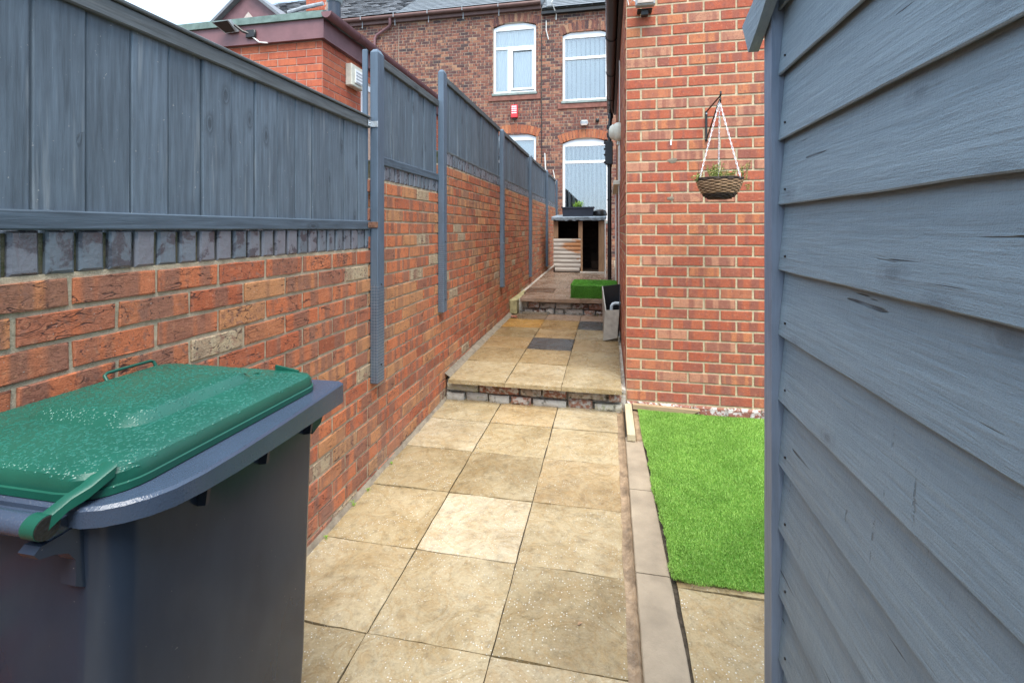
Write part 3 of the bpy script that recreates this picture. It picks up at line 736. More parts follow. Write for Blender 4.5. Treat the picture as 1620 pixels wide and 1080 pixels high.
# fence
fence=empty('fence',(LW,4,1.4),'blue grey timber fence of upright boards and posts fixed on the garden wall','fence')
def board(par,y0,y1,z0,z1,x,mat='fence_board',name='board'):
    mb=MB(); N=4; sk=random.uniform(-.0015,.0015)
    mb.bbox((x-.016,y0,z0),(x+sk,y1,z1),.0025,rt()); return mb.obj(name,M[mat],par)
def rail(y0,y1,z0,z1,x0=LW-.02,x1=LW+.012,name='rail',mat='fence_rail'):
    mb=MB(); mb.bbox((x0,y0,z0),(x1,y1,z1),.004,rt()); return mb.obj(name,M[mat],fence)
# bay 1
e1=[-1.9]+[round(-1.9+.12*k,3) for k in range(1,20)]+[.485,.605,.725,.85,.967,1.084,1.2,1.317,1.441,1.556,1.68,1.793,1.911,2.043,2.174,2.309,2.405]
e1=sorted(set([e for e in e1 if e<=.4 or e>=.48]))
for a,b in zip(e1,e1[1:]): board(fence,a+.0024,b-.0024,1.47,2.03,LW-.006+random.choice((0,.003,-.003)))
rail(-1.9,2.408,1.4465,1.494,mat='fence_rail2'); rail(-1.9,2.408,2.004,2.055)
mb=MB(); mb.bbox((LW-.05,-1.9,2.056),(LW+.02,2.405,2.068),.003); mb.obj('capping',M['fence_rail'],fence)
# other bays
defs=[(2.505,3.485,1.82,2.40,True),(3.575,5.615,2.07,2.635,False),(5.705,7.745,2.07,2.635,False),(7.835,9.895,2.07,2.635,False),(9.985,11.8,2.07,2.635,False)]
for y0,y1,z0,z1,rb in defs:
    y=y0
    while y<y1-.02:
        w_=random.choice((.095,.1,.105,.115)); b=min(y+w_,y1)
        board(fence,y+.0022,b-.0022,z0+.002,z1,LW-.008+random.choice((0,.003,-.003)) if True else 0); y+=w_
    rail(y0,y1,z1-.005,z1+.045)
    if rb: rail(y0,y1,z0,z0+.052,mat='fence_rail2')
    else: rail(y0,y1,z0-.004,z0+.018,x1=LW+.004)
for yb,z0,z1 in((2.42,.59,2.452),(3.487,.80,2.688),(5.62,.74,2.665),(7.75,.655,2.668),(9.90,.66,2.685),(11.80,.66,2.67)):
    mb=MB(); mb.bbox((LW+.0015 if True else 0,yb,z0),(LW+.048,yb+.082,z1-.02),.004,rt())
    # chamfered top
    mb.add([(LW+.0035,yb+.002,z1-.021),(LW+.046,yb+.002,z1-.021),(LW+.046,yb+.08,z1-.021),(LW+.0035,yb+.08,z1-.021),(LW+.012,yb+.02,z1),(LW+.036,yb+.02,z1),(LW+.036,yb+.062,z1),(LW+.012,yb+.062,z1)],[(4,5,6,7),(0,1,5,4),(1,2,6,5),(2,3,7,6),(3,0,4,7)],rt())
    p=mb.obj('post',M['post'],fence)
    for zz in (z0+.10,z0+.55):
        mb=MB(); mb.lathe((0,0,0),[(.005,0),(.005,.003),(.003,.005)],8); 
        for q in range(len(mb.v)): a_=mb.v[q]; mb.v[q]=(LW+.0485+a_[2],yb+.041+a_[0],zz+a_[1])
        mb.obj('bolt_head',M['iron'],p)
    if yb<8:
        mb=MB(); zt=min(z0+.55,1.335)   # wire mesh stapled round the lower part of the post
        x_=LW+.0495; k=z0+.01
        while k<zt:
            mb.box((LW+.003,yb-.0012,k),(x_,yb-.0004,k+.0007)); mb.box((x_-.0012,yb-.0008,k),(x_-.0006,yb+.083,k+.0007)); k+=.0165
        for q in(.012,.028,.044): mb.box((LW+q-.0003,yb-.0013,z0+.01),(LW+q+.0003,yb-.0005,zt))
        for q in(.014,.03,.046,.062): mb.box((x_-.0006,yb+q,z0+.01),(x_-.0002,yb+q+.0007,zt))
        o=mb.obj('wire_mesh',M['steel'],p); o['kind']='stuff'
mb=MB(); mb.bbox((LW-.034,2.398,1.45),(LW-.006,2.416,2.44),.003); mb.obj('post',M['post'],fence)
def bracket(y,z,mat,nm='bracket'):
    mb=MB(); mb.bbox((LW+.0145,y-.028,z-.016),(LW+.0175,y+.012,z+.016),.001); mb.bbox((LW+.0145,y+.012,z-.016),(LW+.052,y+.0145,z+.016),.001); mb.lathe((0,0,0),[(.004,0),(.004,.004)],8)
    mb.v=[(LW+.0175+q[2],y-.012+q[0],z+q[1]) if i>=len(mb.v)-16 else q for i,q in enumerate(mb.v)]
    return mb.obj(nm,mat,fence)
bracket(2.403,2.028,M['steel']); bracket(2.403,1.472,M['rust'])
# unseen fence added behind the camera for the bin's near face to reflect
unseen_fence=empty('fence',(0,-2.35,0),'unseen grey board fence added behind the camera for the bin to reflect','fence')
x=-1.5
while x<2.6:
    mb=MB(); mb.bbox((x,-2.37,-.05),(x+.138,-2.35,1.85),.003,rt()); mb.obj('board',M['fence_board'],unseen_fence); x+=.14
mb=MB(); mb.bbox((-1.5,-2.41,1.6),(2.6,-2.372,1.68),.003); mb.obj('rail',M['fence_rail'],unseen_fence)

# ------------------------------------------------------------ brick extension on the right
EX,EY,EYB,EZ=.129,3.75,8.62,3.50
ext=empty('brick_extension',(1.5,6,0),'red brick single storey extension with yellow mortar right of the path','building')
SR=.0793
win=(5.75,7.25,2.02,3.05)
core(ext,[((EX+.0035,EY+.0035,-.09),(2.75,EY+.12,3.95))],M['mortar_right'])
side=[((EX+.0035,a,c),(EX+.115,b,d)) for a,b,c,d in holed(EY+.121,EYB,-.09,EZ,[win])]
core(ext,side,M['mortar_right'])
core(ext,[((EX+.116,EYB-.1,0),(2.75,EYB,EZ-.003))],M['mortar_right'],'rear_wall')
A0=.118-1*SR
brickwork(ext,lambda u,z:(u,EY,z),0,EX,2.75,.137,3.92,M['brick_right'],step=SR,pitch=.2265,limit=300,anchor=.137,off=-.0,jit=.0012,joint=.0145,hidden=lambda u,z:u>1.35)
brickwork(ext,lambda u,z:(EX,u,z),R(-90),EY+.004,EYB,.137,EZ-.02,M['brick_right'],step=SR,holes=[win],limit=0,anchor=.137,off=.1132+.0,joint=.0145)
for k in range(11):   # whitewashed bottom course
    a=EX+.04+k*.24; mb=MB(); v,f=brick_geo(.225,.068,D=.06,jit=.005,bev=.008); mb.add([(q[0]+a+.08,q[1]+EY-.014,q[2]+.094) for q in v],f,rt()); mb.obj('base_brick',M['white_brick'],ext)
mb=MB(); mb.box((EX+.01,EY-.004,-.05),(2.7,EY+.02,.115)); mb.obj('plinth_mortar',M['rubble'],ext)
# window in the side wall
wy0,wy1,wz0,wz1=win
mb=MB()
for a,b in(((EX+.03,wy0,wz0),(EX+.09,wy0+.06,wz1)),((EX+.03,wy1-.06,wz0),(EX+.09,wy1,wz1)),((EX+.031,wy0+.06,wz0),(EX+.089,wy1-.06,wz0+.06)),((EX+.031,wy0+.06,wz1-.06),(EX+.089,wy1-.06,wz1)),((EX+.032,(wy0+wy1)/2-.03,wz0+.06),(EX+.088,(wy0+wy1)/2+.03,wz1-.06))): mb.bbox(a,b,.003)
wn=mb.obj('window',M['upvc'],ext)
mb=MB(); mb.box((EX+.055,wy0+.06,wz0+.06),(EX+.06,wy1-.06,wz1-.06)); mb.obj('pane',M['glass'],wn)
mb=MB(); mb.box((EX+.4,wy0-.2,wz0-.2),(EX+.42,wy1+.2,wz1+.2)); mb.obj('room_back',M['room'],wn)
mb=MB(); mb.bbox((EX-.075,wy0-.08,wz0-.055),(EX+.1,wy1+.08,wz0-.003),.006); mb.obj('sill',M['cream'],wn)
# eaves: fascia, soffit, gutter
mb=MB(); mb.box((EX-.04,EY-.02,EZ-.02),(EX-.018,EYB+.05,EZ+.17)); mb.box((EX-.018,EY-.02,EZ-.02),(EX+.12,EYB+.05,EZ-.005)); mb.obj('fascia',M['black_plastic'],ext)
mb=MB(); gx,gz=EX-.098,EZ+.03; prof=[(math.cos(a)*.062,math.sin(a)*.070) for a in np.linspace(math.pi,2*math.pi,11)]+[(.052,0)]+[(math.cos(a)*.052,math.sin(a)*.056) for a in np.linspace(2*math.pi,math.pi,9)][1:]
mb.prism([(gx+a,gz+b) for a,b in prof],'y',EY-.05,EYB+.02); gut=mb.obj('gutter',M['black_plastic'],ext,smooth=40)
for yy_ in(5.2,6.4,7.6):
    mb=MB(); mb.prism([(gx+a*1.09,gz+b*1.09-.001) for a,b in prof[:11]]+[(gx+.05,gz+.002)],'y',yy_,yy_+.05); mb.obj('gutter_union',M['black_plastic'],gut,smooth=40)
mb=MB(); mb.add([(EX-.12,EY-.08,EZ+.10),(2.8,EY-.08,EZ+1.5),(2.8,EYB+.05,EZ+1.5),(EX-.12,EYB+.05,EZ+.10),(EX-.12,EY-.08,EZ+.16),(2.8,EY-.08,EZ+1.56),(2.8,EYB+.05,EZ+1.56),(EX-.12,EYB+.05,EZ+.16)],[(0,3,2,1),(4,5,6,7),(0,1,5,4),(1,2,6,5),(2,3,7,6),(3,0,4,7)]); mb.obj('roof',M['slate_old'],ext)
mb=MB(); mb.add([(EX,EY+.02,EZ+.1),(2.75,EY+.02,EZ+.1),(2.75,EY+.02,EZ+1.4)]+[(EX,EY+.1,EZ+.1),(2.75,EY+.1,EZ+.1),(2.75,EY+.1,EZ+1.4)],[(0,1,2),(3,5,4),(0,3,4,1),(1,4,5,2),(2,5,3,0)]); mb.obj('gable_infill',M['brick_right'],ext)
# downpipe with swan neck and hopper at the far end of the gutter
dp=[(EX-.098,8.45,EZ-.03),(EX-.098,8.45,EZ-.12),(EX-.115,8.40,EZ-.30),(EX-.115,8.35,EZ-.42),(EX-.115,8.34,gu(8.3)-.02)]
mb=MB(); mb.tube(dp,.034,12); dpo=mb.obj('downpipe',M['black_plastic'],ext,smooth=50)
for z_,r_ in((EZ-.09,.046),(EZ-.30,.05),(EZ-.44,.047),(2.9,.042),(2.72,.042),(2.55,.042),(1.95,.041),(.98,.041)):
    mb=MB(); q=dp[1] if z_>EZ-.2 else dp[3]; mb.tube([(q[0],q[1],z_-.035 if r_>.041 else z_-.012),(q[0],q[1],z_+.035 if r_>.041 else z_+.012)],r_,12); mb.obj('pipe_collar',M['black_plastic'],dpo,smooth=50)
for z_ in(2.95,2.85,2.75,2.62):
    mb=MB(); mb.tube([(EX-.16,8.33,z_-.02),(EX-.205,8.31,z_-.03)],.02,8); mb.obj('pipe_branch',M['black_plastic'],dpo,smooth=50)
mb=MB(); mb.bbox((EX-.19,8.27,EZ-.95),(EX-.06,8.37,EZ-.55),.012); mb.tube([(EX-.19,8.33,EZ-.52),(EX-.13,8.33,EZ-.62)],.03,8); mb.obj('hopper',M['black_plastic'],dpo)
mb=MB(); mb.tube([(EX-.19,8.75,gu(8.7)),(EX-.19,8.75,1.62)],.011,6); mb.obj('white_pipe',M['white_cable'],ext); mb=MB(); mb.tube([(EX-.03,6.9,gu(6.9)),(EX-.03,6.9,1.95)],.012,6); mb.obj('white_pipe',M['white_cable'],ext)
mb=MB(); mb.tube([(EX-.012,5.32,2.42),(EX-.012,5.32,1.98)],.007,6); mb.tube([(EX-.012,5.70,2.42),(EX-.012,5.70,gm(5.7)+.2)],.007,6); mb.tube([(EX-.012,5.32,2.62),(EX-.012,5.35,3.3)],.006,6); mb.obj('surface_cable',M['white_cable'],ext)
# white bulkhead light on the side wall
bl=empty('bulkhead_light',(EX,5.3,2.45),'cream round bulkhead lamp on the side of the brick extension above the white cables','lamp')
mb=MB(); n=20
for nm,pr_,mt_ in(('housing',[(.085,0),(.092,.02),(.088,.05),(.075,.07)],'cream'),('cover',[(.074,.0705),(.072,.09),(.055,.115),(.03,.128),(.005,.13)],'cream')):
    mb=MB(); mb.lathe((0,0,0),pr_,20); mb.v=[(EX-q[2],5.32+q[0]*.8,2.51+q[1]*1.15) for q in mb.v]; mb.obj(nm,M[mt_],bl,smooth=40)
mb=MB(); mb.tube([(EX-.03,5.32,2.41),(EX-.03,5.32,2.37)],.014,8); mb.obj('cable_gland',M['cream'],bl)
# floodlight high on the front wall
fl=empty('floodlight',(.26,EY,3.1),'small grey floodlight high on the front wall of the brick extension','floodlight')
mb=MB(); mb.bbox((.195,EY-.13,3.10),(.335,EY-.075,3.22),.008); mb.obj('housing',M['grey_light'],fl)
mb=MB(); mb.bbox((.207,EY-.137,3.112),(.323,EY-.131,3.20),.003); mb.obj('lens',M['lens'],fl)
mb=MB(); mb.bbox((.21,EY-.074,3.088),(.32,EY-.002,3.10),.003); mb.bbox((.24,EY-.074,3.05),(.29,EY-.03,3.087),.004); mb.obj('mount',M['iron'],fl)
mb=MB(); mb.tube([(.215,EY-.06,3.15),(.18,EY-.015,3.20),(.15,EY-.012,3.16),(.135,EY-.012,3.24)],.004,6); mb.obj('cable',M['white_cable'],fl)
# wall plugs and patches
mb=MB()
for (x_,z_,s_) in((.46,2.10,.016),):
    mb.bbox((x_-.006,EY-.006,z_-.02),(x_+.006,EY-.001,z_+.02),.002)
mb.obj('wall_plug',M['upvc'],ext)
for (x_,z_,w_,h_) in((.47,1.965,.045,.022),(.455,1.68,.03,.018),(.36,1.52,.0,.0)):
    if w_==0: continue
    mb=MB(); nn=14; mb.add([(x_,EY-.006,z_)]+[(x_+w_*math.cos(a)*random.uniform(.6,1),EY-.0045,z_+h_*math.sin(a)*random.uniform(.6,1)) for a in np.linspace(0,2*math.pi,nn,endpoint=False)],[(0,1+k,1+(k+1)%nn) for k in range(nn)]); mb.obj('filler_patch',M['fillet'],ext)

# ------------------------------------------------------------ shed on the right
shed=empty('shed',(1.1,0,0),'blue grey painted timber shed with overlapping feather edge boards at the right','shed')
SX=.32; SY=1.0
SXB=1.9
ztop=lambda y: 1.86+(SY-y)*.62
k=0; z=-.02; edges=[]
zz=[.0]; 
zedge=[1.62-.1245*k for k in range(14)][::-1]+[1.62+.1245*k for k in range(1,7)]
for i,zb in enumerate(zedge):
    y0=-1.1; y1=SY-.004
    zt=zb+.135
    mb=MB(); N=46; v=[]
    ph=random.random()*9
    # feather-edge board: thick at the bottom edge, thin at the top, slightly wavy
    for q in range(N+1):
        y=y0+(y1-y0)*(q/N)**.55; wob=mn.noise(Vector((y*3+ph,i,0)))*.0008; lw=mn.noise(Vector((y*6+ph,i,3)))*.0020+mn.noise(Vector((y*40+ph,i,3)))*.0006
        v+=[(SX-.0005+wob,y,zb+.0015+lw),(SX+.001+wob,y,zb-.0005+lw),(SX+.0045,y,zb+lw),(SX+.006,y,zb+.05),(SX+.030,y,zb+.05),(SX+.030,y,zt),(SX+.0125,y,zt)]
    f=[(7*q+k,7*q+(k+1)%7,7*q+7+(k+1)%7,7*q+7+k) for q in range(N) for k in range(7)]+[tuple(range(7)),tuple(7*N+k for k in range(7))[::-1]]
    mb.add(v,f,rt()); mb.obj('board',M['shed'],shed,smooth=25)
for zb in zedge:
    for yy_ in (SY-.035,SY-.62):
        mb=MB(); mb.tube([(SX+.002,yy_,zb+.028),(SX-.0004,yy_,zb+.028)],.0022,8); mb.obj('nail',M['iron'],shed)
# corner trim (butts against board ends)
mb=MB(); N=40; v=[]
for q in range(N+1):
    z=-.06+2.55*q/N; w1=mn.noise(Vector((z*12,1,1)))*.0016; w2=mn.noise(Vector((z*30,5,1)))*.0014
    v+=[(SX-.012+w2*.4,SY-.003+w1,z),(SX-.012+w2*.4,SY+.040,z),(SX+.03,SY+.040,z),(SX+.03,SY-.003+w1,z)]
f=[(4*q+k,4*q+(k+1)%4,4*q+4+(k+1)%4,4*q+4+k) for q in range(N) for k in range(4)]+[(0,1,2,3),tuple(4*N+k for k in(3,2,1,0))]
mb.add(v,f); mb.obj('corner_trim',M['shed_trim'],shed,smooth=25)
mb=MB(); mb.box((SX+.031,-1.1,-.05),(SXB,SY+.03,2.5)); mb.obj('frame',M['shed_trim'],shed)
def bargeboard():
    # along the gable, rising towards the camera; face plane X=.285
    X0,X1=.284,.304
    lo0=(1.063,1.816)
    d=(-.285,.25) ; ln=1.9
    lo1=(lo0[0]-1*ln*.80,lo0[1]+ln*.60)
    n_=(.44,.90); wd=.070
    N=30; v=[]
    for q in range(N+1):
        t_=q/N*ln; a=(lo0[0]-.90*t_,lo0[1]+.44*t_); wob=mn.noise(Vector((t_*9,4,4)))*.002
        b=(a[0]+n_[0]*wd,a[1]+n_[1]*wd) if q else (1.109,1.888)
        v+=[(X0+wob,a[0],a[1]),(X1,a[0],a[1]),(X1,b[0],b[1]),(X0+wob,b[0],b[1])]
    f=[(4*q+k,4*q+(k+1)%4,4*q+4+(k+1)%4,4*q+4+k) for q in range(N) for k in range(4)]+[(0,1,2,3),tuple(4*N+k for k in(3,2,1,0))]
    mb=MB(); mb.add(v,f,rt()); return mb
bargeboard().obj('bargeboard',M['shed'],shed,smooth=25)
mb=MB(); 
ra=lambda t_,o:(1.12-.90*t_+.44*o,1.885+.44*t_+.9*o)
v=[]
for X in(.301,SXB+.05):
    for t_,o in((-.02,.0),(1.9,.0),(1.9,.03),(-.02,.03)):
        p=ra(t_,o); v.append((X,p[0],p[1]))
mb.add(v,[(0,1,2,3),(7,6,5,4),(0,4,5,1),(1,5,6,2),(2,6,7,3),(3,7,4,0)]); mb.obj('roof',M['iron'],shed)

# ------------------------------------------------------------ timber offcuts beside the grass
mb=MB(); mb.bbox((0,0,0),(.052,.56,.045),.003,rt()); mb.v=[(q[0]+.118+.0*q[1],q[1]+3.17,q[2]+gl(3.2)+.008) for q in mb.v]
tag(mb.obj('timber_offcut',M['pale_timber']),'pale cream timber batten standing along the left edge of the grass','timber')
mb=MB(); mb.prism([(.178,.125),(.66,.112),(.585,.074),(.40,.078),(.178,.092)],'y',EY-.062,EY-.022); 
tag(mb.obj('timber_offcut',M['brown_timber']),'brown sawn timber strip lying against the foot of the brick extension','timber')

# ------------------------------------------------------------ wheelie bin
bn=empty('wheelie_bin',(-1.0,.85,gl(.8)),'dark navy wheelie bin with wet green lid against the garden wall','bin')
def rrect(x0,x1,y0,y1,r,z,n=8,rs=None):
    rs=rs or (r,r,r,r); pts=[]
    for (cx_,cy_,a0),r_ in zip(((x1,y0,-90),(x1,y1,0),(x0,y1,90),(x0,y0,180)),rs):
        sx=-1 if cx_==x1 else 1; sy=1 if cy_==y0 else -1
        for k in range(n+1):
            a=R(a0+90*k/n); pts.append((cx_+sx*r_+r_*math.cos(a),cy_+sy*r_+r_*math.sin(a),z))
    return pts
zt=1.005
# body with slight taper; soft moulded edges
rs_=[rrect(-1.225,-.752,.585,1.108,.05,zt,8,(.055,.016,.016,.055)),rrect(-1.222,-.755,.588,1.107,.05,.90,8,(.055,.016,.016,.055)),rrect(-1.20,-.778,.60,1.112,.05,.35,8,(.055,.018,.018,.055)),rrect(-1.19,-.792,.62,1.108,.05,.10,8,(.055,.02,.02,.055)),rrect(-1.18,-.80,.64,1.09,.05,gl(.9)+.006,8,(.055,.03,.03,.055))]
mb=MB(); mb.rings(rs_,False,True); body=mb.obj('body',M['bin_body'],bn,smooth=40)
mb=MB()
right=[(-.777,.567),(-.750,.577),(-.728,.594),(-.708,.618),(-.694,.650),(-.687,.70),(-.686,.78),(-.692,.90),(-.702,1.05),(-.7115,1.172),(-.714,1.183),(-.724,1.190)]
left=[(-2*.9915-p[0],p[1]) for p in right][::-1]
left=[(max(p[0],-1.283),p[1]) for p in left]
outl=right+left
def inward(p,d):
    c=(-.995,.88); x_=p[0]+(d if p[0]<c[0] else -d); y_=p[1]+(d if p[1]<c[1] else -d); return (x_,y_)
def zb(y): return 1.03-(.030+.024*max(0,min(1,(y-.57)/.6)))
R0=[(p[0],p[1],zb(p[1])) for p in outl]; R1=[(p[0],p[1],1.0255) for p in outl]; R2=[(*inward(p,.004),1.030) for p in outl]; R3=[(*inward(p,.085),1.0295) for p in outl]; R4=[(*inward(p,.09),.99) for p in outl]; Ri=[(*inward(p,.004),zb(p[1])) for p in outl]; Rj=[(*inward(p,.008),1.02) for p in outl]
mb.rings([Rj,Ri,R0,R1,R2,R3,R4],False,False); mb.obj('rim',M['rim'],bn,smooth=35)
for y_ in(.755,.915,1.07):
    mb=MB(); mb.prism([(-.775,.988),(-.728,.988),(-.736,.935),(-.775,.928)],'y',y_-.004,y_+.004); mb.obj('rib',M['bin_body'],bn)
mb=MB(); mb.prism([(1.108,.985),(1.175,.985),(1.145,.93),(1.108,.915)],'x',-.765,-.757); mb.obj('rib',M['bin_body'],bn)
mb=MB(); mb.box((-1.20,.60,.985),(-.775,1.10,.99)); mb.obj('inner_floor',M['bin_body'],bn)
# lid
mb=MB(); n_=7
LX0,LX1,LY0,LY1=-1.245,-.750,.572,1.135
rr_=(.085,.05,.05,.085)
def lr(i,z,k=1.0): return rrect(LX0+i,LX1-i,LY0+i,LY1-i,.05,z,n_,tuple(max(.01,r-i*.6) for r in rr_))
pl=lambda i,z: rrect(-1.125+i,-.845-i,.705+i,1.02-i,.04,z,n_,(.05-i*.5,.04-i*.5,.04-i*.5,.05-i*.5))
rings=[lr(.006,1.0315),lr(0,1.0315),lr(0,1.043),lr(.0028,1.0445),lr(.0028,1.0465),lr(.004,1.061),lr(.009,1.0685),lr(.018,1.072),lr(.05,1.077),pl(-.02,1.083),pl(0,1.085),pl(.018,1.101),pl(.026,1.104),pl(.07,1.106)]
mb.rings(rings,False,True); lid=mb.obj('lid',M['lid'],bn,smooth=30)
from mathutils.bvhtree import BVHTree
bpy.context.view_layer.update()
_bv=BVHTree.FromPolygons([Vector(v.co)+WM(lid).translation for v in lid.data.vertices],[tuple(p.vertices) for p in lid.data.polygons])
mb=MB(); nd=0
while nd<8000:
    x_=random.uniform(LX0+.006,LX1-.006); y_=random.uniform(LY0+.006,LY1-.006)
    if mn.noise(Vector((x_*7,y_*7,3)))<random.uniform(-.9,.25)-.25: continue
    hit=_bv.ray_cast(Vector((x_,y_,1.3)),Vector((0,0,-1)))
    if hit[0] is None or hit[1].z<.35: continue
    nn_=hit[1].normalized(); t_=Vector((.55+random.gauss(0,.25),.85,0)); t_=(t_-nn_*t_.dot(nn_)).normalized(); b_=nn_.cross(t_)
    rr_=random.choice((.0007,.0009,.0012,.0016,.0022))*random.uniform(.8,1.2); el=random.uniform(1.0,2.3); hh_=rr_*.42; c_=hit[0]
    ring=[c_+t_*rr_*el*math.cos(a)+b_*rr_*math.sin(a) for a in np.linspace(0,2*math.pi,6,endpoint=False)]
    r2_=[c_+(p-c_)*.6+nn_*hh_*.75 for p in ring]
    mb.add(ring+r2_+[c_+nn_*hh_],[(k,(k+1)%6,6+(k+1)%6,6+k) for k in range(6)]+[(6+k,6+(k+1)%6,12) for k in range(6)]); nd+=1
o=mb.obj('droplets',M['droplet'],lid,smooth=80,fix=False); o['kind']='stuff'
# moulded handhold near the front corner of the lid
mb=MB(); mb.bbox((-.895,1.045,1.060),(-.805,1.105,1.0765),.003); mb.obj('lid_recess',M['lid'],lid)
mb=MB(); mb.prism([(-.895,1.079),(-.86,1.079),(-.868,1.088)],'y',1.045,1.05); mb.obj('lid_catch',M['lid'],lid); mb=MB(); mb.prism([(-.868,1.072),(-.80,1.070),(-.80,1.077),(-.868,1.088)],'y',1.108,1.114); mb.obj('lid_catch',M['lid'],lid)
mb=MB(); 
for q in range(9): mb.box((-.905+random.uniform(-.01,.012),1.02+random.uniform(-.012,.012),1.079),(-.9+random.uniform(-.01,.012),1.024+random.uniform(-.012,.012),1.086))
mb.obj('debris',M['lid_dark'],lid)
mb=MB(); mb.tube([(-1.246,.975,1.060),(-1.258,.975,1.076),(-1.259,.983,1.081),(-1.259,1.10,1.080),(-1.258,1.108,1.076),(-1.246,1.108,1.060)],.0042,8); mb.obj('handle',M['lid'],lid,smooth=50)
# hinge arm, knuckle and bar
HY,HZ=.535,1.020
def arm(xc):
    mb=MB(); pts=[(xc,HY-.004,HZ+.002),(xc+.012*(1 if xc>-1 else -1),HY+.02,HZ+.022),(xc+.02*(1 if xc>-1 else -1),.575,1.05),(xc+.02*(1 if xc>-1 else -1),.61,1.066)]
    rs=[]
    for (x_,y_,z_),w_,h_ in zip(pts,(.010,.0095,.011,.016),(.013,.010,.010,.010)):
        rs.append([(x_-w_,y_,z_-h_*.8),(x_+w_,y_,z_-h_*.8),(x_+w_,y_+.004,z_+h_*.7),(x_+w_*.7,y_+.006,z_+h_),(x_-w_*.7,y_+.006,z_+h_),(x_-w_,y_+.004,z_+h_*.7)])
    mb.rings(rs,True,True); mb.obj('hinge_arm',M['lid'],lid,smooth=30)
    s_=1 if xc>-1 else -1
    mb=MB(); mb.tube([(xc-.016,HY,HZ),(xc+.010,HY,HZ)],.0172,20); mb.obj('hinge_knuckle',M['lid'],lid,smooth=40)
    mb=MB(); mb.tube([(xc+.0102,HY,HZ),(xc+.0122,HY,HZ)],.0165,20) if s_>0 else mb.tube([(xc-.018,HY,HZ),(xc-.0162,HY,HZ)],.0165,20); mb.obj('hinge_cap',M['lid_dark'],lid,smooth=40)
arm(-.803); arm(-1.19)
mb=MB(); mb.tube([(-1.173,HY,HZ),(-.8195,HY,HZ)],.0155,20); mb.obj('hinge_bar',M['rim'],bn,smooth=40)
mb=MB(); mb.prism([(.545,1.016),(.60,1.022),(.60,1.0),(.56,.985),(.535,1.0)],'x',-1.235,-.800); mb.obj('rear_flange',M['rim'],bn,smooth=30)
for xx in(-.815,-1.185):
    mb=MB(); mb.prism([(.600,1.0),(.560,.995),(.530,.995),(.522,.988),(.528,.978),(.548,.972),(.566,.962),(.576,.945),(.576,.905),(.600,.885)],'x',xx-.012,xx+.018); mb.obj('hinge_lug',M['bin_body'],bn,smooth=20)
for xx in(-1.245,-.76):
    mb=MB(); mb.tube([(xx-.02,.64,gl(.6)+.1),(xx+.02,.64,gl(.6)+.1)],.1,24); mb.v=[(q[0]-.02*(1 if xx>-1 else -1)*3,q[1],q[2]) for q in mb.v]; mb.obj('wheel',M['black_plastic'],bn,smooth=40)

# ------------------------------------------------------------ hanging basket
hb=empty('hanging_bracket',(.711,EY,2.2),'black iron wall bracket holding the hanging basket','bracket')
mb=MB(); mb.bbox((.703,EY-.010,2.10),(.719,EY-.003,2.325),.002); mb.obj('wall_plate',M['iron'],hb)
mb=MB(); mb.tube([(.711,EY-.01,2.318),(.712,EY-.25,2.318),(.715,3.31,2.318)],.0055,8); mb.tube([(.715,3.31,2.318),(.715,3.295,2.33),(.715,3.30,2.345)],.006,8); mb.tube([(.715,3.315,2.314),(.715,3.30,2.29),(.715,3.32,2.27),(.713,3.335,2.28)],.005,8); mb.obj('arm',M['iron'],hb,smooth=40)
mb=MB(); mb.tube([(.715,3.33,2.30),(.711,EY-.01,2.11)],.005,8); mb.obj('brace',M['iron'],hb,smooth=40)
for z_ in(2.115,2.305):
    mb=MB(); mb.tube([(.711,EY-.010,z_),(.711,EY-.015,z_)],.006,8); mb.obj('screw',M['steel'],hb)
bk=empty('hanging_basket',(.709,3.31,1.64),'round woven wicker hanging basket on white chains by the brick wall','hanging basket')
bx,by,bz=.709,3.31,1.642
prof=[(.055,0),(.080,.012),(.100,.035),(.118,.065),(.130,.095),(.138,.125),(.141,.138)]
def pr_at(z):
    for (r0,z0),(r1,z1) in zip(prof,prof[1:]):
        if z<=z1: return r0+(r1-r0)*(z-z0)/(z1-z0)
    return prof[-1][0]
mb=MB(); mb.lathe((bx,by,bz),[(r-.004,z) for r,z in prof]+[(.12,.125),(.0,.125)],40,cap1=False); mb.obj('liner',M['wicker_dark'],bk,smooth=40)
nst=22
for row in range(15):
    z=.006+row*.0092; r=pr_at(z); mb=MB(); pts=[]
    for k in range(nst*4):
        a=2*math.pi*k/(nst*4); off=.0035*math.sin(nst/2*a*1.0+row*math.pi)*1.6; pts.append((bx+(r+off)*math.cos(a),by+(r+off)*math.sin(a),bz+z+.0012*math.sin(a*5+row)))
    mb.tube(pts,.0048,6,(random.random(),random.random(),random.random()),closed=True); mb.obj('wicker_strand',M['wicker'] if 3<row<13 else M['wicker_dark'],bk,smooth=60)
def chain(p0,p1,link=.017):
    mb=MB(); d=Vector(p1)-Vector(p0); n_=int(d.length/link); d.normalize(); a=d.cross(Vector((0,1,0))).normalized(); b=a.cross(d)
    for k in range(n_):
        c=Vector(p0)+d*(k+.5)*link; s_=a if k%2 else b
        mb.tube([c+s_*.0045*math.cos(t_)+d*.0115*math.sin(t_) for t_ in np.linspace(0,2*math.pi,8,endpoint=False)],.0017,5,closed=True)
    return mb.obj('chain',M['upvc'],bk,smooth=60)
topc=(.712,3.318,2.285)
for a in(200,-40,80):
    chain(topc,(bx+.138*math.cos(R(a)),by+.138*math.sin(R(a)),bz+.135))
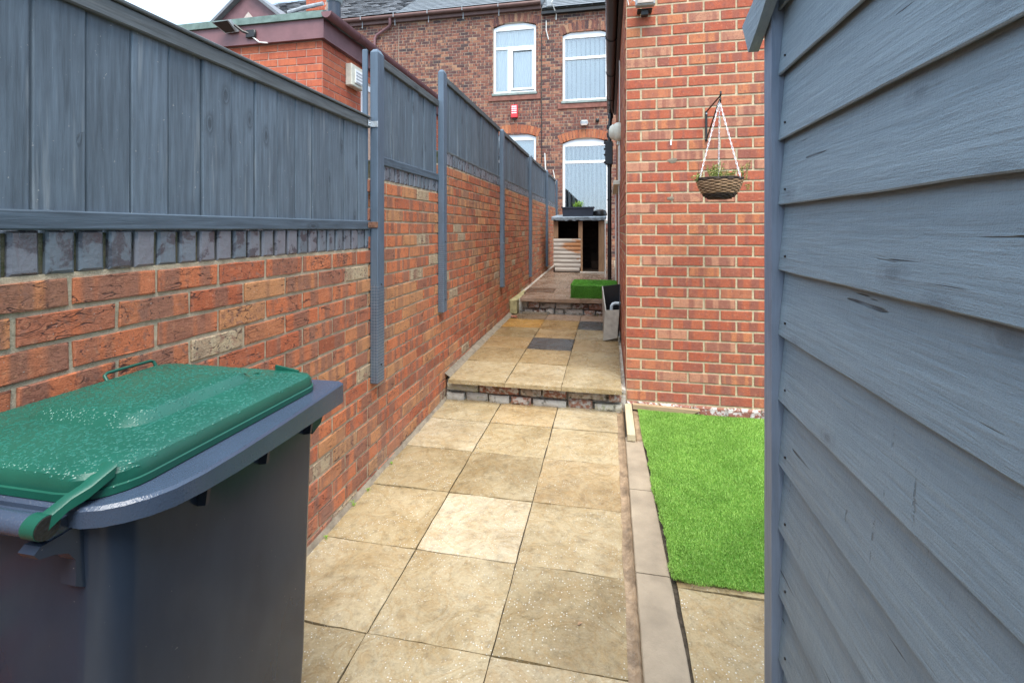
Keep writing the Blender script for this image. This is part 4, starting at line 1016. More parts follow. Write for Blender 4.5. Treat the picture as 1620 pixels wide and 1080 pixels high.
def foliage(name,mat,c,rad,n,ls,parent=None,stems=10,up=1.,seed=1):
    rnd=random.Random(seed); mb=MB(); tips=[]
    for k in range(stems):
        a=rnd.uniform(0,2*math.pi); r=rnd.uniform(.1,1)*rad[0]; h=rad[2]*rnd.uniform(.4,1)*up
        p=Vector((c[0]+r*.5*math.cos(a),c[1]+r*.5*math.sin(a)*rad[1]/rad[0],c[2])); q=Vector((c[0]+r*math.cos(a),c[1]+r*math.sin(a)*rad[1]/rad[0],c[2]+h)); m_=(p+q)/2+Vector((0,0,.2*h))
        mb.tube([p,m_,q],[.0016,.0013,.0007],4,(.3,.3,.3)); tips.append((p,m_,q))
    for k in range(n):
        p,m_,q=rnd.choice(tips); t_=rnd.random(); b=p.lerp(m_,t_*2) if t_<.5 else m_.lerp(q,t_*2-1); b=b+Vector((rnd.gauss(0,1),rnd.gauss(0,1),rnd.gauss(0,1)))*ls*.35
        d=Vector((rnd.gauss(0,1),rnd.gauss(0,1),rnd.gauss(.3,.8))).normalized(); s_=d.cross(Vector((rnd.gauss(0,1),rnd.gauss(0,1),rnd.gauss(0,1)))).normalized(); l_=ls*rnd.uniform(.6,1.2)
        mb.add([b,b+d*l_*.5+s_*l_*.2,b+d*l_,b+d*l_*.5-s_*l_*.2],[(0,1,2,3)],(rnd.random(),)*3)
    return mb
bp=empty('basket_plant',(bx,by,bz+.125),'thin straggly green plants growing in the hanging basket','plant')
foliage('p',0,(bx-.035,by-.02,bz+.12),(.065,.06,.105),620,.015,stems=34,seed=3).obj('foliage',M['leaf'],bp,fix=False)
foliage('p',0,(bx+.05,by-.02,bz+.125),(.06,.06,.065),340,.014,stems=20,seed=4).obj('foliage',M['leaf'],bp,fix=False)
foliage('p',0,(bx+.145,by-.02,bz+.12),(.04,.03,.12),130,.014,stems=6,seed=5).obj('foliage',M['leaf'],bp,fix=False)
foliage('p',0,(bx+.17,by-.02,bz+.06),(.03,.03,.05),40,.012,stems=4,seed=8).obj('foliage',M['leaf'],bp,fix=False)
foliage('p',0,(bx-.135,by-.02,bz+.12),(.05,.04,.055),160,.014,stems=10,seed=6).obj('foliage',M['leaf'],bp,fix=False)
mb=MB(); mb.tube([(bx+.10,by-.02,bz+.12),(bx+.14,by-.03,bz+.16),(bx+.175,by-.02,bz+.20),(bx+.18,by-.02,bz+.235)],.0018,5); mb.tube([(bx-.13,by-.02,bz+.12),(bx-.135,by-.02,bz+.25)],.0012,5); mb.obj('stem',M['wicker_dark'],bp)

# ------------------------------------------------------------ drain cover box, pipe, turf step, bowl
X0b,X1b=-.030,.112
db=empty('boxing_cover',(.05,5.1,gm(5.1)),'open grey board box cover leaning on the extension wall over a waste pipe','box')
zg=gm(5.1)
def quadbox(name,mat,pts,th,parent):
    """thick panel from a quad"""
    P_=[Vector(p) for p in pts]; nrm=(P_[1]-P_[0]).cross(P_[3]-P_[0]).normalized()*th; mb=MB()
    mb.add(P_+[p+nrm for p in P_],[(3,2,1,0),(4,5,6,7),(0,1,5,4),(1,2,6,5),(2,3,7,6),(3,0,4,7)]); return mb.obj(name,mat,parent)
A=(-.025,5.0,.610);B=(.108,5.0,.618);D_=(-.045,5.0,zg-.0);E_=(.085,5.0,zg+.035)
A2=(-.062,5.36,.815);B2=(.124,5.36,.84);D2=(-.05,5.36,zg+.0)
quadbox('front_panel',M['box_grey'],[D_,E_,B,A],.012,db)
quadbox('side_panel',M['box_grey'],[D2,D_,A,A2],.012,db)
quadbox('back_panel',M['black_plastic'],[(-.05,5.36,zg),(.12,5.36,zg+.03),B2,A2],-.01,db)
quadbox('end_panel',M['black_plastic'],[(.10,5.02,zg+.04),(.118,5.36,zg+.03),B2,(.108,5.012,.618)],-.006,db)
mb=MB(); mb.tube([(.122,5.18,.655),(.07,5.18,.655),(.045,5.17,.65),(.03,5.165,.63),(.028,5.165,.58),(.028,5.165,zg)],.018,12); tag(mb.obj('waste_pipe',M['pipe_grey'],smooth=50),'grey plastic waste pipe elbow inside the open box cover','pipe')
ts=empty('turf_covered_step',(-.19,6.65,gu(6.6)),'low step box covered in green artificial turf on the upper terrace','step')
TX0,TX1,TY0,TY1=-.495,.112,6.30,6.97; tz0,tz1=gu(6.3),gu(6.3)+.178
mb=MB(); mb.bbox((TX0+.008,TY0+.008,tz0),(TX1-.004,TY1-.004,tz1-.008),.012); mb.obj('box',M['turf_base'],ts)
def samp_step(n):
    k=n//2; a=np.c_[TX0+np.random.rand(k)*(TX1-TX0),TY0+np.random.rand(k)*(TY1-TY0),np.full(k,tz1-.010)]
    return a
def side_blades(n,P0,U,V_,N_):
    u=np.random.rand(n); v_=np.random.rand(n); base=np.array(P0)+u[:,None]*np.array(U)+v_[:,None]*np.array(V_)
    mb=MB(); N_=np.array(N_,float)
    out=[];f=[];
    for p in base:
        d=N_*random.uniform(.5,1)+np.array([random.gauss(0,.4),random.gauss(0,.4),random.uniform(-.9,.2)]); d/=np.linalg.norm(d); s_=np.cross(d,[0,0,1]); s_/=np.linalg.norm(s_)+1e-6
        k=len(out); out+=[tuple(p-s_*.0022),tuple(p+s_*.0022),tuple(p+d*.015)]; f.append((k,k+1,k+2))
        mb.t.append((random.random(),.5,.5))
    mb.v=out; mb.f=f; return mb
o=put(blades(16000,samp_step,'turf_dark',.014,.0022,1.0,'turf'),'turf',ts,(0,0,0)); o['kind']='stuff'
o=side_blades(7000,(TX0,TY0+.008,tz0),(TX1-TX0,0,0),(0,0,tz1-tz0-.006),(0,-1,0)).obj('turf',M['turf_dark'],ts,fix=False); o['kind']='stuff'
o=side_blades(5000,(TX0+.008,TY0,tz0),(0,TY1-TY0,0),(0,0,tz1-tz0-.006),(-1,0,0)).obj('turf',M['turf_dark'],ts,fix=False); o['kind']='stuff'
mb=MB(); mb.lathe((-.10,7.75,gu(7.75)),[(.10,0),(.085,.035),(.09,.05),(.08,.05),(.07,.02),(.0,.018)],24,cap1=False); tag(mb.obj('dog_bowl',M['steel'],smooth=40),'shiny metal pet bowl on the upper terrace behind the turf step','bowl')
mb=MB(); mb.bbox((-.06,7.5,gu(7.5)),(.05,7.62,gu(7.5)+.045),.006); tag(mb.obj('brick_block',M['terracotta']),'loose terracotta brick on the upper terrace beside the black downpipe','brick')
mb=MB(); v,f=brick_geo(.07,.022,D=.05,jit=.006,bev=.01); mb.add([(q[0]-1.19,q[1]+5.95,q[2]+gm(5.9)+.012) for q in v],f,(.05,.9,.2)); tag(mb.obj('brick_fragment',M['brick_left']),'broken piece of red brick at the foot of the garden wall','brick')

# ------------------------------------------------------------ playhouse
PH=9.3; px0,px1=-1.065,-.083; pz0=gu(PH)+.005
ph=empty('playhouse',(-.57,PH+.5,pz0),'weathered log sided wooden playhouse with open window and doorway at the end of the path','playhouse')
wz0,wz1,wx0,wx1=1.265,1.60,-.973,-.579
n_=8; hh=(wz0-pz0-.02)/n_
for k in range(n_):
    mb=MB(); z0=pz0+.015+k*hh; N=8; pro=[(0,-.002)]+[(-.012*math.sin(a),(hh-.004)*(a/math.pi)) for a in np.linspace(.25,math.pi-.1,6)]+[(0,hh-.003)]
    xa,xb=px0+(.03 if k==0 else 0.003),-.535-(.02 if k==0 else 0)
    mb.add([(xa,PH+p[0]-.0,z0+p[1]) for p in pro]+[(xb,PH+p[0],z0+p[1]) for p in pro]+[(xa,PH+.02,z0),(xa,PH+.02,z0+hh),(xb,PH+.02,z0),(xb,PH+.02,z0+hh)],
      [(i,i+1,len(pro)+i+1,len(pro)+i) for i in range(len(pro)-1)]+[tuple(range(len(pro))),tuple(range(len(pro),2*len(pro)))[::-1]],rt()); mb.obj('siding_board',M['play_siding'],ph)
for a,b,c,d in((px0,wx0,wz0,1.60),(wx1,-.50,wz0,1.60)): mb=MB(); mb.bbox((a,PH-.004,c),(b,PH+.03,d),.004,rt()); mb.obj('window_post',M['play_frame'],ph)
for a,b in((-.535,-.497),(-.190,-.165),(-.163,px1)): mb=MB(); mb.bbox((a,PH-.016,pz0),(b,PH+.03,1.60),.003,rt()); mb.obj('door_post',M['play_frame'],ph)
mb=MB(); mb.bbox((px0,PH-.010,1.601),(px1,PH+.03,1.66),.003); mb.obj('top_rail',M['iron'],ph)
mb=MB(); mb.bbox((-.55,PH-.04,pz0-.02),(px1,PH+.03,pz0+.02),.004,(.2,.5,.5)); mb.obj('threshold',M['play_siding'],ph)
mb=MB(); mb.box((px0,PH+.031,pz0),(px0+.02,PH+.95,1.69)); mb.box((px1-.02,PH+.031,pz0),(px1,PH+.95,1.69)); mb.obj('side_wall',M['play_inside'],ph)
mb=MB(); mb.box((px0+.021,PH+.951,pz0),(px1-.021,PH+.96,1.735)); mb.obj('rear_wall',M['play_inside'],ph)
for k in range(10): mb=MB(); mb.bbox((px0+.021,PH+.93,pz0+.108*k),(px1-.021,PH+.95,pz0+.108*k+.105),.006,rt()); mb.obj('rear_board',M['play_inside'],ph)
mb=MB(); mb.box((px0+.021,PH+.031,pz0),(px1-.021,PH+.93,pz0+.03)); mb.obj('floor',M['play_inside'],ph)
mb=MB(); N=30; v=[]
for q in range(N+1):
    x=px0-.03+(px1-px0+.06)*q/N; dz=mn.noise(Vector((x*9,0,0)))*.012; d2=mn.noise(Vector((x*13,5,0)))*.03
    v+=[(x,PH+1.0,1.75),(x,PH-.07,1.685+dz*.4),(x,PH-.095,1.668+dz),(x,PH-.09,1.615+d2),(x,PH-.07,1.62+d2),(x,PH-.07,1.662)]+[(x,PH+1.0,1.73)]
f=[(7*q+k,7*q+(k+1)%7,7*q+7+(k+1)%7,7*q+7+k) for q in range(N) for k in range(7)]+[tuple(range(7)),tuple(7*N+k for k in range(7))[::-1]]
mb.add(v,f); mb.obj('roof_felt',M['felt_blue'],ph,smooth=40)
ch=MB(); ch.bbox((-.34,PH+.45,pz0+.03),(-.2,PH+.6,pz0+.20),.01); ch.bbox((-.36,PH+.6,pz0+.03),(-.18,PH+.62,pz0+.36),.005); tag(ch.obj('toy_chair',M['play_inside']),'small wooden chair in the dark doorway of the playhouse','chair')
pt=empty('planter',(-.6,9.42,1.70),'dark navy rectangular planter trough on the playhouse roof','planter')
mb=MB(); mb.rings([rrect(-.885,-.30,9.33,9.55,.01,1.692,3),rrect(-.90,-.288,9.32,9.56,.01,1.855,3)],True,False); mb.rings([rrect(-.915,-.272,9.305,9.575,.012,1.855,3),rrect(-.915,-.272,9.305,9.575,.012,1.878,3),rrect(-.89,-.30,9.33,9.55,.01,1.878,3),rrect(-.89,-.30,9.33,9.55,.01,1.84,3)],False,True); mb.obj('trough',M['planter'],pt)
pp=foliage('p',0,(-.60,9.44,1.84),(.13,.07,.16),520,.028,stems=40,seed=12); tag(pp.obj('leafy_plant',M['leaf_bright'],fix=False),'bright green bushy plant growing in the planter trough','plant')
mb=MB(); mb.lathe((-.17,9.5,1.71),[(.135,0),(.14,.03),(.12,.09),(.07,.115),(.02,.12)],20); tag(mb.obj('plastic_tub',M['black_plastic'],smooth=40),'upturned black plastic tub beside the planter on the playhouse roof','tub')

# ------------------------------------------------------------ terraced houses
HYF=12.5
def arch_curve(x0,x1,zs,rise,n=12):
    return [(x0+(x1-x0)*k/n, zs+rise*(1-(2*k/n-1)**2)) for k in range(n+1)]
def window(house,x0,x1,z0,zs,rise,transom,mull=None,sash=None,back='curtain',blinds=0,recess=.06,sill=True):
    y0=HYF+recess; fr=MB(); fw=.06
    for a,b in(((x0,y0,z0),(x0+fw,y0+.06,zs)),((x1-fw,y0,z0),(x1,y0+.06,zs)),((x0+fw,y0+.001,z0),(x1-fw,y0+.059,z0+fw))): fr.bbox(a,b,.004)
    cv=arch_curve(x0,x1,zs,rise); fr.prism([(x0,zs-.03)]+[(a,b) for a,b in cv]+[(x1,zs-.03)],'y',y0-.001,y0+.06)
    fr.bbox((x0+fw,y0+.0015,zs-.075),(x1-fw,y0+.0585,zs-.031),.003)
    fr.bbox((x0+fw,y0-.004,transom-.035),(x1-fw,y0+.055,transom+.035),.004)
    if mull: fr.bbox((mull-.05,y0-.003,z0+fw),(mull+.05,y0+.055,transom-.036),.004)
    wo=fr.obj('window',M['upvc'],house)
    g_=MB(); g_.box((x0+fw,y0+.03,z0+fw),(x1-fw,y0+.034,zs-.05)); g_.obj('pane',M['glass'],wo)
    if sash:
        a,b,c,d=sash; sh=MB(); t_=.055
        for p,q in(((a,y0-.03,c),(a+t_,y0-.006,d)),((b-t_,y0-.03,c),(b,y0-.006,d)),((a+t_,y0-.029,c),(b-t_,y0-.007,c+t_)),((a+t_,y0-.029,d-t_),(b-t_,y0-.007,d))): sh.bbox(p,q,.004)
        sh.obj('opening_sash',M['upvc'],wo)
    if back=='curtain':
        c_=MB(); N=60; v=[]
        for q in range(N+1):
            x=x0+.03+(x1-x0-.06)*q/N; yy=y0+.13+.012*math.sin(q*1.3)+.006*math.sin(q*3.1); v+=[(x,yy,z0),(x,yy,zs)]
        c_.add(v,[(2*q,2*q+2,2*q+3,2*q+1) for q in range(N)]); c_.obj('curtain',M['curtain'],wo,smooth=True,fix=False)
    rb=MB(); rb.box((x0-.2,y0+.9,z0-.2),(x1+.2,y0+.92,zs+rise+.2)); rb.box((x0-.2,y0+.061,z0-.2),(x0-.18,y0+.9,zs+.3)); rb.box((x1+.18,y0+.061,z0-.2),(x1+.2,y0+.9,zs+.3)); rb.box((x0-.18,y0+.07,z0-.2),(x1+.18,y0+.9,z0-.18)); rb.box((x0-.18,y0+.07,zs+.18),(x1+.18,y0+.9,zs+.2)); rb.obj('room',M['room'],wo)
    if blinds:
        n_=int((x1-x0)/.118); ang=R(blinds)
        for k in range(n_):
            x=x0+.05+k*(x1-x0-.08)/n_; s_=MB(); hw=.0635
            s_.add([(x-hw*math.cos(ang),y0+.14-hw*math.sin(ang),z0+.02),(x+hw*math.cos(ang),y0+.14+hw*math.sin(ang),z0+.02),(x+hw*math.cos(ang),y0+.14+hw*math.sin(ang),zs),(x-hw*math.cos(ang),y0+.14-hw*math.sin(ang),zs)],[(0,1,2,3)]); s_.add([(q[0],q[1]+.002,q[2]) for q in s_.v],[(3,2,1,0)])
            s_.obj('blind_slat',M['blind'],wo,fix=False)
    if sill:
        s_=MB(); s_.bbox((x0-.03,HYF-.05,z0-.065),(x1+.03,HYF+recess+.06,z0-.002),.006); s_.obj('sill',M['grey_sill'],wo)
        s_=MB(); s_.bbox((x0-.13,HYF-.03,z0-.20),(x1+.13,HYF+.04,z0-.066),.006); s_.obj('stone_sill',M['stone_sill'],wo)
    return wo
def arch(house,x0,x1,zs,rise,th=.225,mat='brick_arch'):
    n_=int((x1-x0+.12)/.078)
    for k in range(n_):
        def pt(t_,o):
            x=x0-.05+(x1-x0+.1)*t_; u=2*t_-1; z=zs+rise*(1-u*u); dzdx=-4*rise*u/(x1-x0); l_=math.hypot(1,dzdx); return (x-o*dzdx/l_,z+o/l_)
        a=k/n_+.004; b=(k+1)/n_-.004; p=[pt(a,.004),pt(b,.004),pt(b,th),pt(a,th)]
        mb=MB(); mb.prism(p,'y',HYF-.004,HYF+.11,rt()); mb.obj('arch_brick',M[mat],house)
def house(name,label,x0,x1,zt,holes,limit=300,win_holes=()):
    h=empty(name,((x0+x1)/2,HYF,0),label,'house')
    core(h,[((a,HYF+.004,c),(b,HYF+.10,d)) for a,b,c,d in holed(x0,x1-.002,0,zt,holes)],M['mortar_house'],'wall')
    brickwork(h,lambda u,z:(u,HYF,z),0,x0+.003,x1-.003,.4,zt,M['brick_house'],step=.0795,pitch=.228,joint=.012,holes=holes,limit=limit,anchor=.4,jit=.003,hidden=lambda u,z:z<2.3 and u<-1.6)
    return h
# windows: (x0,x1,z0,zspring,rise)
W1=(-3.07,-1.90,5.10,6.88,.125); W3=(-3.07,-1.90,2.35,3.90,.125)
W2=(-1.19,-.02,4.80,6.53,.125); W4=(-1.19,-.00,1.65,3.69,.135)
hole=lambda w_:(w_[0],w_[1],w_[2]-.0,w_[3]+w_[4]-.02)
hA=house('terraced_house','leftmost old brick terraced house, its wall half hidden by the flat roofed extension',-12.4,-5.82,7.30,[],150)
hB=house('terraced_house','middle old brick terraced house with an arched window above a red alarm box',-5.82,-1.744,7.30,[hole(W1),hole(W3)])
hC=house('terraced_house','right old brick terraced house with vertical blinds behind the playhouse',-1.744,4.2,7.16,[hole(W2),hole(W4)])
window(hB,*W1[:2],W1[2],W1[3],W1[4],6.33,mull=-2.63,sash=(-2.59,-1.955,5.18,6.29),recess=.05)
arch(hB,W1[0],W1[1],W1[3],W1[4],mat='brick_house')
window(hB,*W3[:2],W3[2],W3[3],W3[4],3.28,back=None,recess=.05); arch(hB,W3[0],W3[1],W3[3],W3[4])
mb=MB(); mb.box((-3.0,HYF+.2,3.45),(-1.96,HYF+.205,3.85)); mb.obj('roller_blind',M['blind'],hB)
window(hC,*W2[:2],W2[2],W2[3],W2[4],5.93,back=None,blinds=38,recess=.05); arch(hC,W2[0],W2[1],W2[3],W2[4],mat='brick_house')
window(hC,*W4[:2],W4[2],W4[3],W4[4],3.20,back=None,blinds=66,recess=.05); arch(hC,W4[0],W4[1],W4[3],W4[4])
def slates(h,x0,x1,ze,mat,rows=22,rh=.20,w_=.28,slope=.72,verge=0,thin=.012,rnd=.006):
    mb=MB(); ca,sa=math.cos(math.atan(slope)),math.sin(math.atan(slope)); items=[]
    for r_ in range(rows):
        s0=r_*rh; x=x0-(w_/2 if r_%2 else 0)
        while x<x1:
            a,b=max(x,x0),min(x+w_,x1)
            if b-a>.03:
                dz=random.uniform(0,rnd); dx=random.uniform(-rnd,rnd)*.5
                def P(x_,s_,o): return (x_,HYF-.16+s_*ca-o*sa,ze+s_*sa+o*ca)
                o0=thin+dz+.014; s1=s0+rh+.05
                mb.add([P(a+.003,s0+dx,o0-thin),P(b-.003,s0,o0-thin),P(b-.003,s1,.004),P(a+.003,s1,.004),P(a+.003,s0+dx,o0),P(b-.003,s0,o0),P(b-.003,s1,.004+.003),P(a+.003,s1,.004+.003)],[(4,5,6,7),(0,1,5,4),(3,0,4,7),(1,2,6,5)],rt())
            x+=w_
    o=mb.obj('roof_slates',mat,h,fix=True); o['kind']='stuff'
    d=MB(); t_=rows*rh; d.add([(x0,HYF-.14,ze-.01),(x1,HYF-.14,ze-.01),(x1,HYF-.14+t_*ca,ze+t_*sa-.01),(x0,HYF-.14+t_*ca,ze+t_*sa-.01),(x0,HYF+t_*ca*2,ze-.02),(x1,HYF+t_*ca*2,ze-.02)],[(0,1,2,3),(3,2,5,4),(0,3,4),(1,5,2)]); d.obj('roof',mat,h)
slates(hA,-12.35,-5.85,7.46,M['slate_old'],rnd=.02); slates(hB,-5.84,-1.76,7.46,M['slate_new'],w_=.33,rnd=.003); slates(hC,-1.73,4.2,7.22,M['slate_new'],w_=.33,rnd=.003)
for h,a,b,z_ in((hA,-12.4,-5.83,7.40),(hB,-5.83,-1.76,7.40)):
    mb=MB(); mb.tube([(a,HYF-.15,z_),(b,HYF-.15,z_)],.055,10); mb.obj('gutter',M['brown_dark'],h,smooth=40)
    mb=MB(); mb.box((a,HYF-.09,z_-.14),(b,HYF-.004,z_+.03)); mb.obj('fascia',M['brown_dark'],h)
mb=MB(); mb.box((-1.74,HYF-.12,7.10),(4.2,HYF-.004,7.17)); mb.obj('fascia',M['iron'],hC)
mb=MB(); mb.tube([(-6.02,HYF-.15,7.42),(-6.02,HYF-.13,7.20),(-6.06,HYF-.08,7.16),(-6.46,HYF-.06,6.95),(-6.52,HYF-.06,6.85),(-6.52,HYF-.06,2.0)],.04,8); mb.obj('downpipe',M['brown_plastic'],hA,smooth=50)
for x_ in(-6.9,-5.9,-4.9,-3.9,-2.9):
    mb=MB(); mb.box((x_,HYF-.215,7.36),(x_+.02,HYF-.20,7.48)); mb.box((x_,HYF-.10,7.16),(x_+.02,HYF-.094,7.36)); mb.obj('gutter_bracket',M['lead'],hB if x_>-5.8 else hA)
# cables
mb=MB(); mb.tube([(-1.744,HYF-.02,6.6),(-1.75,HYF-.02,5.0),(-1.74,HYF-.02,3.2)],.01,5); mb.obj('cable',M['iron'],hB)
mb=MB(); mb.tube([(-1.20,HYF-.3,7.75),(-1.45,HYF-.28,7.30),(-1.35,HYF-.05,7.1),(-1.36,HYF-.02,6.95)],.016,5); mb.tube([(-1.62,HYF-.02,6.95),(-1.62,HYF-.04,6.7),(-1.56,HYF-.02,6.45)],.014,5); mb.tube([(-1.66,HYF-.02,3.45),(-1.64,HYF-.02,3.0)],.018,5); mb.tube([(-1.44,HYF-.02,3.0),(-1.38,HYF-.02,2.7),(-1.34,HYF-.02,2.5)],.012,5); mb.obj('cable',M['white_cable'],hC,smooth=50)
mb=MB(); mb.bbox((-1.60,HYF-.20,7.24),(-1.44,HYF-.09,7.42),.02); mb.obj('gutter_end',M['lead'],hC)
# alarm box
ab=empty('alarm_box',(-2.47,HYF,4.4),'red alarm box with white lettering on the wall of the middle house','alarm box')
mb=MB(); mb.bbox((-2.565,HYF-.09,4.42),(-2.385,HYF-.005,4.76),.012); mb.obj('case',M['red_plastic'],ab)
mb=MB()
for zz_ in(4.70,4.645,4.59,4.53): 
    mb.box((-2.54,HYF-.094,zz_),(-2.50,HYF-.091,zz_+.03)); mb.box((-2.49,HYF-.094,zz_),(-2.455,HYF-.091,zz_+.03)); mb.box((-2.445,HYF-.094,zz_),(-2.41,HYF-.091,zz_+.03))
mb.obj('lettering',M['upvc'],ab)
mb=MB(); mb.bbox((-2.52,HYF-.06,4.38),(-2.43,HYF-.01,4.42),.01); mb.obj('strobe',M['iron'],ab)
wl=empty('wall_light',(-.62,HYF,4.12),'grey oval outdoor lamp above the lower right arched window','lamp')
mb=MB(); mb.bbox((-.72,HYF-.11,4.13),(-.525,HYF-.005,4.27),.035); mb.obj('housing',M['grey_light'],wl)
mb=MB(); mb.bbox((-.70,HYF-.12,4.125),(-.545,HYF-.03,4.16),.01); mb.obj('lens',M['lens'],wl)
mb=MB(); mb.lathe((0,0,0),[(.05,0),(.05,.05),(.02,.07)],12); mb.v=[(-.29+q[0],HYF-q[2],4.26+q[1]) for q in mb.v]; mb.obj('vent_cap',M['iron'],hC)

# ------------------------------------------------------------ neighbour's flat-roofed extension
NXC,NY,NYB=-2.92,4.44,12.35
ne=empty('flat_roofed_extension',(-5,8,0),'orange brick flat roofed extension with maroon fascia behind the fence','building')
core(ne,[((-8.5,NY+.004,.3),(NXC-.004,NY+.1,3.42)),((NXC-.1,NY+.1015,.3),(NXC-.0035,NYB,3.42))],M['mortar_orange'])
brickwork(ne,lambda u,z:(u,NY,z),0,-5.6,NXC,1.6,3.41,M['brick_orange'],step=.0795,limit=200,jit=.0008,anchor=3.41-.0795*30)
brickwork(ne,lambda u,z:(NXC,u,z),R(90),NY+.004,9.6,1.6,3.41,M['brick_orange'],step=.0795,limit=90,jit=.0008,anchor=3.41-.0795*30,off=.113,holes=[(5.22,6.2,.5,3.22)])
mb=MB(); mb.box((-8.6,NY-.05,3.415),(NXC+.045,NY-.03,3.615)); mb.box((-8.6,NY-.03,3.415),(NXC+.025,NY+.005,3.425)); mb.obj('fascia',M['brown_plastic'],ne)
mb=MB(); mb.box((NXC+.025,NY-.03,3.415),(NXC+.045,NYB,3.615)); mb.box((NXC+.001,NY+.006,3.41),(NXC+.025,NYB,3.42)); mb.obj('fascia',M['brown_plastic'],ne)
mb=MB(); mb.prism([(NY-.075,3.617),(NY-.07,3.69),(NY-.02,3.705),(NY+.2,3.69),(NY+.2,3.62)],'x',-8.7,NXC+.05); mb.obj('felt_edge',M['felt_green'],ne)
mb=MB(); mb.box((-8.7,NY+.201,3.62),(NXC+.04,NYB,3.685)); mb.obj('flat_roof',M['felt_green'],ne)
mb=MB(); gx,gz=NXC+.105,3.66; mb.prism([(gx+a,gz+b) for a,b in prof] if False else [(gx+.058*math.cos(a),gz+.062*math.sin(a)) for a in np.linspace(math.pi,2*math.pi,11)]+[(gx+.05*math.cos(a),gz+.052*math.sin(a)) for a in np.linspace(2*math.pi,math.pi,9)],'y',NY-.09,10.0); gn=mb.obj('gutter',M['brown_plastic'],ne,smooth=40)
mb=MB(); mb.prism([(gx+.058*math.cos(a),gz+.062*math.sin(a)) for a in np.linspace(math.pi,2*math.pi,11)],'y',NY-.095,NY-.091); mb.obj('end_cap',M['brown_plastic'],gn)
for y_ in(4.95,6.2,7.6): mb=MB(); mb.prism([(gx+.064*math.cos(a),gz+.068*math.sin(a)) for a in np.linspace(math.pi,2*math.pi,11)],'y',y_,y_+.05); mb.obj('gutter_union',M['brown_plastic'],gn,smooth=40)
mb=MB(); mb.box((NXC-.03,5.225,2.2),(NXC+.004,5.29,3.215)); mb.box((NXC-.03,5.29,3.15),(NXC+.004,6.19,3.215)); mb.box((NXC-.02,5.29,2.2),(NXC-.015,6.19,3.15)); wf=mb.obj('door_frame',M['upvc'],ne)
va=empty('wall_vent',(NXC,5.0,3.06),'cream square extractor vent on the side of the orange brick extension','vent')
mb=MB(); mb.bbox((NXC+.002,4.87,3.07),(NXC+.085,5.13,3.32),.01); mb.obj('housing',M['cream'],va)
mb=MB(); mb.bbox((NXC+.0855,4.93,3.11),(NXC+.10,5.08,3.27),.005); mb.obj('grille',M['upvc'],va)
mb=MB()
for k in range(4): mb.box((NXC+.1005,4.94,3.125+.036*k),(NXC+.104,5.07,3.13+.036*k))
mb.obj('louvre',M['grey_light'],va)
sf=empty('floodlight',(-3.7,NY-.1,3.5),'grey floodlight on a bent arm fixed to the maroon fascia of the neighbouring extension','floodlight')
mb=MB(); V8=[(-4.12,NY-.20,3.645),(-3.88,NY-.20,3.655),(-3.86,NY-.10,3.535),(-4.03,NY-.10,3.530)]; V8+=[(a_+.004,b_+.035,c_+.028) for a_,b_,c_ in V8]
mb.add(V8,[(0,1,2,3),(7,6,5,4),(0,4,5,1),(1,5,6,2),(2,6,7,3),(3,7,4,0)]); mb.v=[(-3.98+(q_[0]+3.98)*.85,q_[1]+.02,3.59+(q_[2]-3.60)*.72) for q_ in mb.v]; mb.obj('housing',M['grey_light'],sf)
mb=MB(); mb.add([(-4.10,NY-.201,3.636),(-3.895,NY-.201,3.644),(-3.88,NY-.108,3.54),(-4.02,NY-.108,3.536)],[(0,1,2,3)]); mb.add([(a_,b_+.003,c_) for a_,b_,c_ in mb.v],[(3,2,1,0)]); mb.v=[(-3.98+(q_[0]+3.98)*.85,q_[1]+.02,3.59+(q_[2]-3.60)*.72) for q_ in mb.v]; mb.obj('lens',M['iron'],sf)
mb=MB(); mb.tube([(-3.87,NY-.12,3.60),(-3.80,NY-.09,3.54),(-3.72,NY-.06,3.51)],.014,8); mb.bbox((-3.78,NY-.08,3.47),(-3.66,NY-.052,3.56),.01); mb.obj('mount',M['iron'],sf,smooth=40)
mb=MB(); mb.tube([(-3.72,NY-.07,3.50),(-3.62,NY-.062,3.42),(-3.52,NY-.062,3.405)],.008,6); mb.obj('cable',M['white_cable'],sf,smooth=40)
# small gabled dormer and flue on the neighbour's roof
GY=9.3
def gpx(px,py,Y):
    a=(px-CX)/F; b=-(py-CY)/F; c,s=math.cos(YAW),math.sin(YAW); X=a*c-s; Yv=a*s+c; return (X*Y/Yv,Y,1.45+b*Y/Yv)
gd=empty('gabled_dormer',(-6.4,GY,3.7),'small maroon gabled dormer behind the flat roof','dormer')
ap=(-7.97,GY,6.80); sl=(-8.98,6.0); sr=(-6.96,6.0)
mb=MB(); mb.prism([(sl[0]+.1,sl[1]-2.3),(sr[0]-.1,sr[1]-2.3),(sr[0],sr[1]),(ap[0],ap[2]-.02),(sl[0],sl[1])],'y',GY,GY+.06); mb.obj('gable',M['brown_plastic'],gd)
mb=MB()
for (a,b) in((sl,ap),(sr,ap)):
    x0,z0=a; x1,z1=b[0],b[2]; d=(x1-x0,z1-z0); l_=math.hypot(*d); nx,nz=-d[1]/l_,d[0]/l_
    if nz<0: nx,nz=-nx,-nz
    ex=-.18*d[0]/l_; ez=-.18*d[1]/l_
    mb.prism([(x0+ex,z0+ez),(x1,z1),(x1+nx*.06,z1+nz*.06),(x0+ex+nx*.06,z0+ez+nz*.06)],'y',GY-.12,12.4)
mb.obj('roof',M['slate_old'],gd)
mb=MB(); mb.prism([(-8.2,6.08),(-7.74,6.08),(-7.97,6.34)],'y',GY-.01,GY-.002); mb.obj('window',M['lens'],gd)
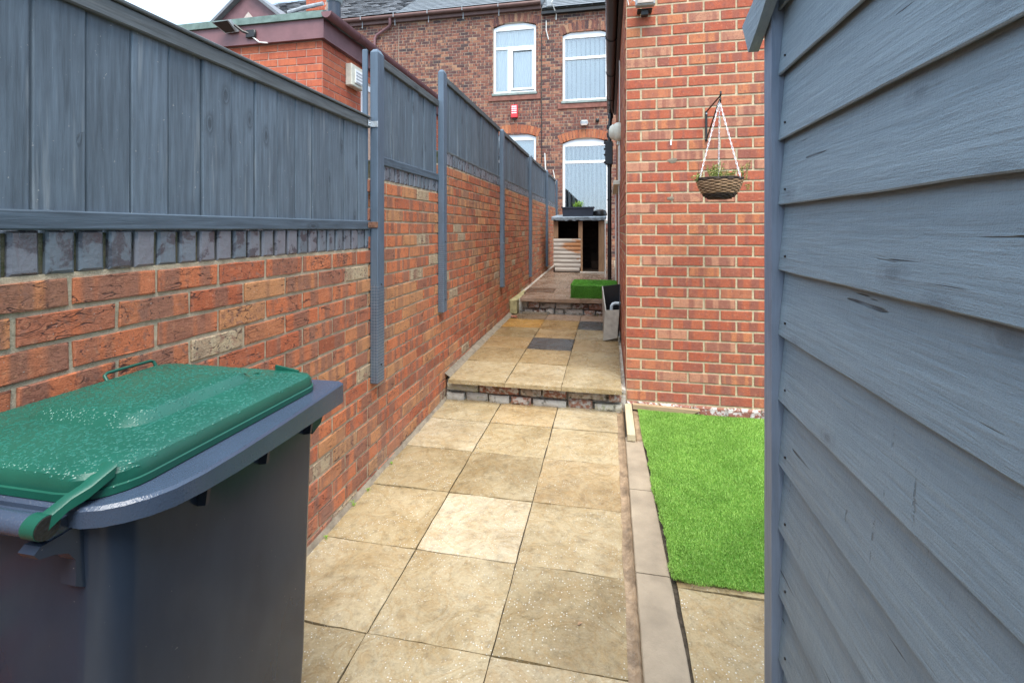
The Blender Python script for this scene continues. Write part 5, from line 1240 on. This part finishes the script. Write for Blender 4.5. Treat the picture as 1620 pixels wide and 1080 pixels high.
fp=empty('flue_pipe',(-3.6,6.0,3.69),'dark grey flue pipe with a cowl on the flat roof','flue')
q=gpx(529,28,6.0); 
mb=MB(); mb.lathe((q[0],6.0,3.68),[(.085,0),(.085,q[2]-3.68+.28)],20); mb.obj('pipe',M['planter'],fp,smooth=40)
mb=MB(); mb.lathe((q[0],6.0,q[2]+.20),[(.09,0),(.105,.015),(.11,.05),(.13,.07),(.13,.11),(.09,.15)],20); mb.obj('cowl',M['lead'],fp,smooth=40)
# parapet stub and lead flashing between the roofs
qx=gpx(500,3,13.7)[0]
cs=empty('chimney_stack',(qx,14,8),'orange brick chimney stack on the roof above the flat roofed extension','chimney')
mb=MB(); mb.box((qx-.36,13.704,7.9),(qx+.36,14.3,10.8)); mb.obj('core',M['mortar_orange'],cs)
brickwork(cs,lambda u,z:(u,13.7,z),0,qx-.36,qx+.36,8.0,10.8,M['brick_orange'],step=.08,limit=100)
mb=MB(); mb.tube([(qx-.9,13.55,8.42),(qx-.3,13.50,8.50),(qx+.4,13.48,8.56)],.06,6); mb.obj('lead_flashing',M['lead'],cs,smooth=60)

# ------------------------------------------------------------ weeds in the wall joint
for k,(y_,s_) in enumerate(((2.20,.022),(2.34,.014),(1.95,.012),(2.62,.010))):
    w_=foliage('w',0,(LW+.035,y_,gl(y_)+.002),(s_,s_,s_),34,.008,stems=5,seed=30+k)
    tag(w_.obj('weed',M['leaf_bright'],fix=False),['largest green weed tuft at the foot of the garden wall','small weed tuft just beyond the largest one at the wall foot','weed tuft at the wall foot nearest to the wheelie bin','farthest tiny weed tuft at the foot of the garden wall'][k],'weed','weeds along the foot of the garden wall')
for (x_,y_) in((-.11,1.70),):
    mb=MB(); mb.add([(x_,y_,gl(y_)+.006),(x_+.012,y_+.004,gl(y_)+.010),(x_+.018,y_+.016,gl(y_)+.007),(x_+.004,y_+.012,gl(y_)+.011)],[(0,1,3),(1,2,3)]); tag(mb.obj('dead_leaf',M['wicker'],fix=False),'small dead brown leaf lying on a sandstone slab','leaf')
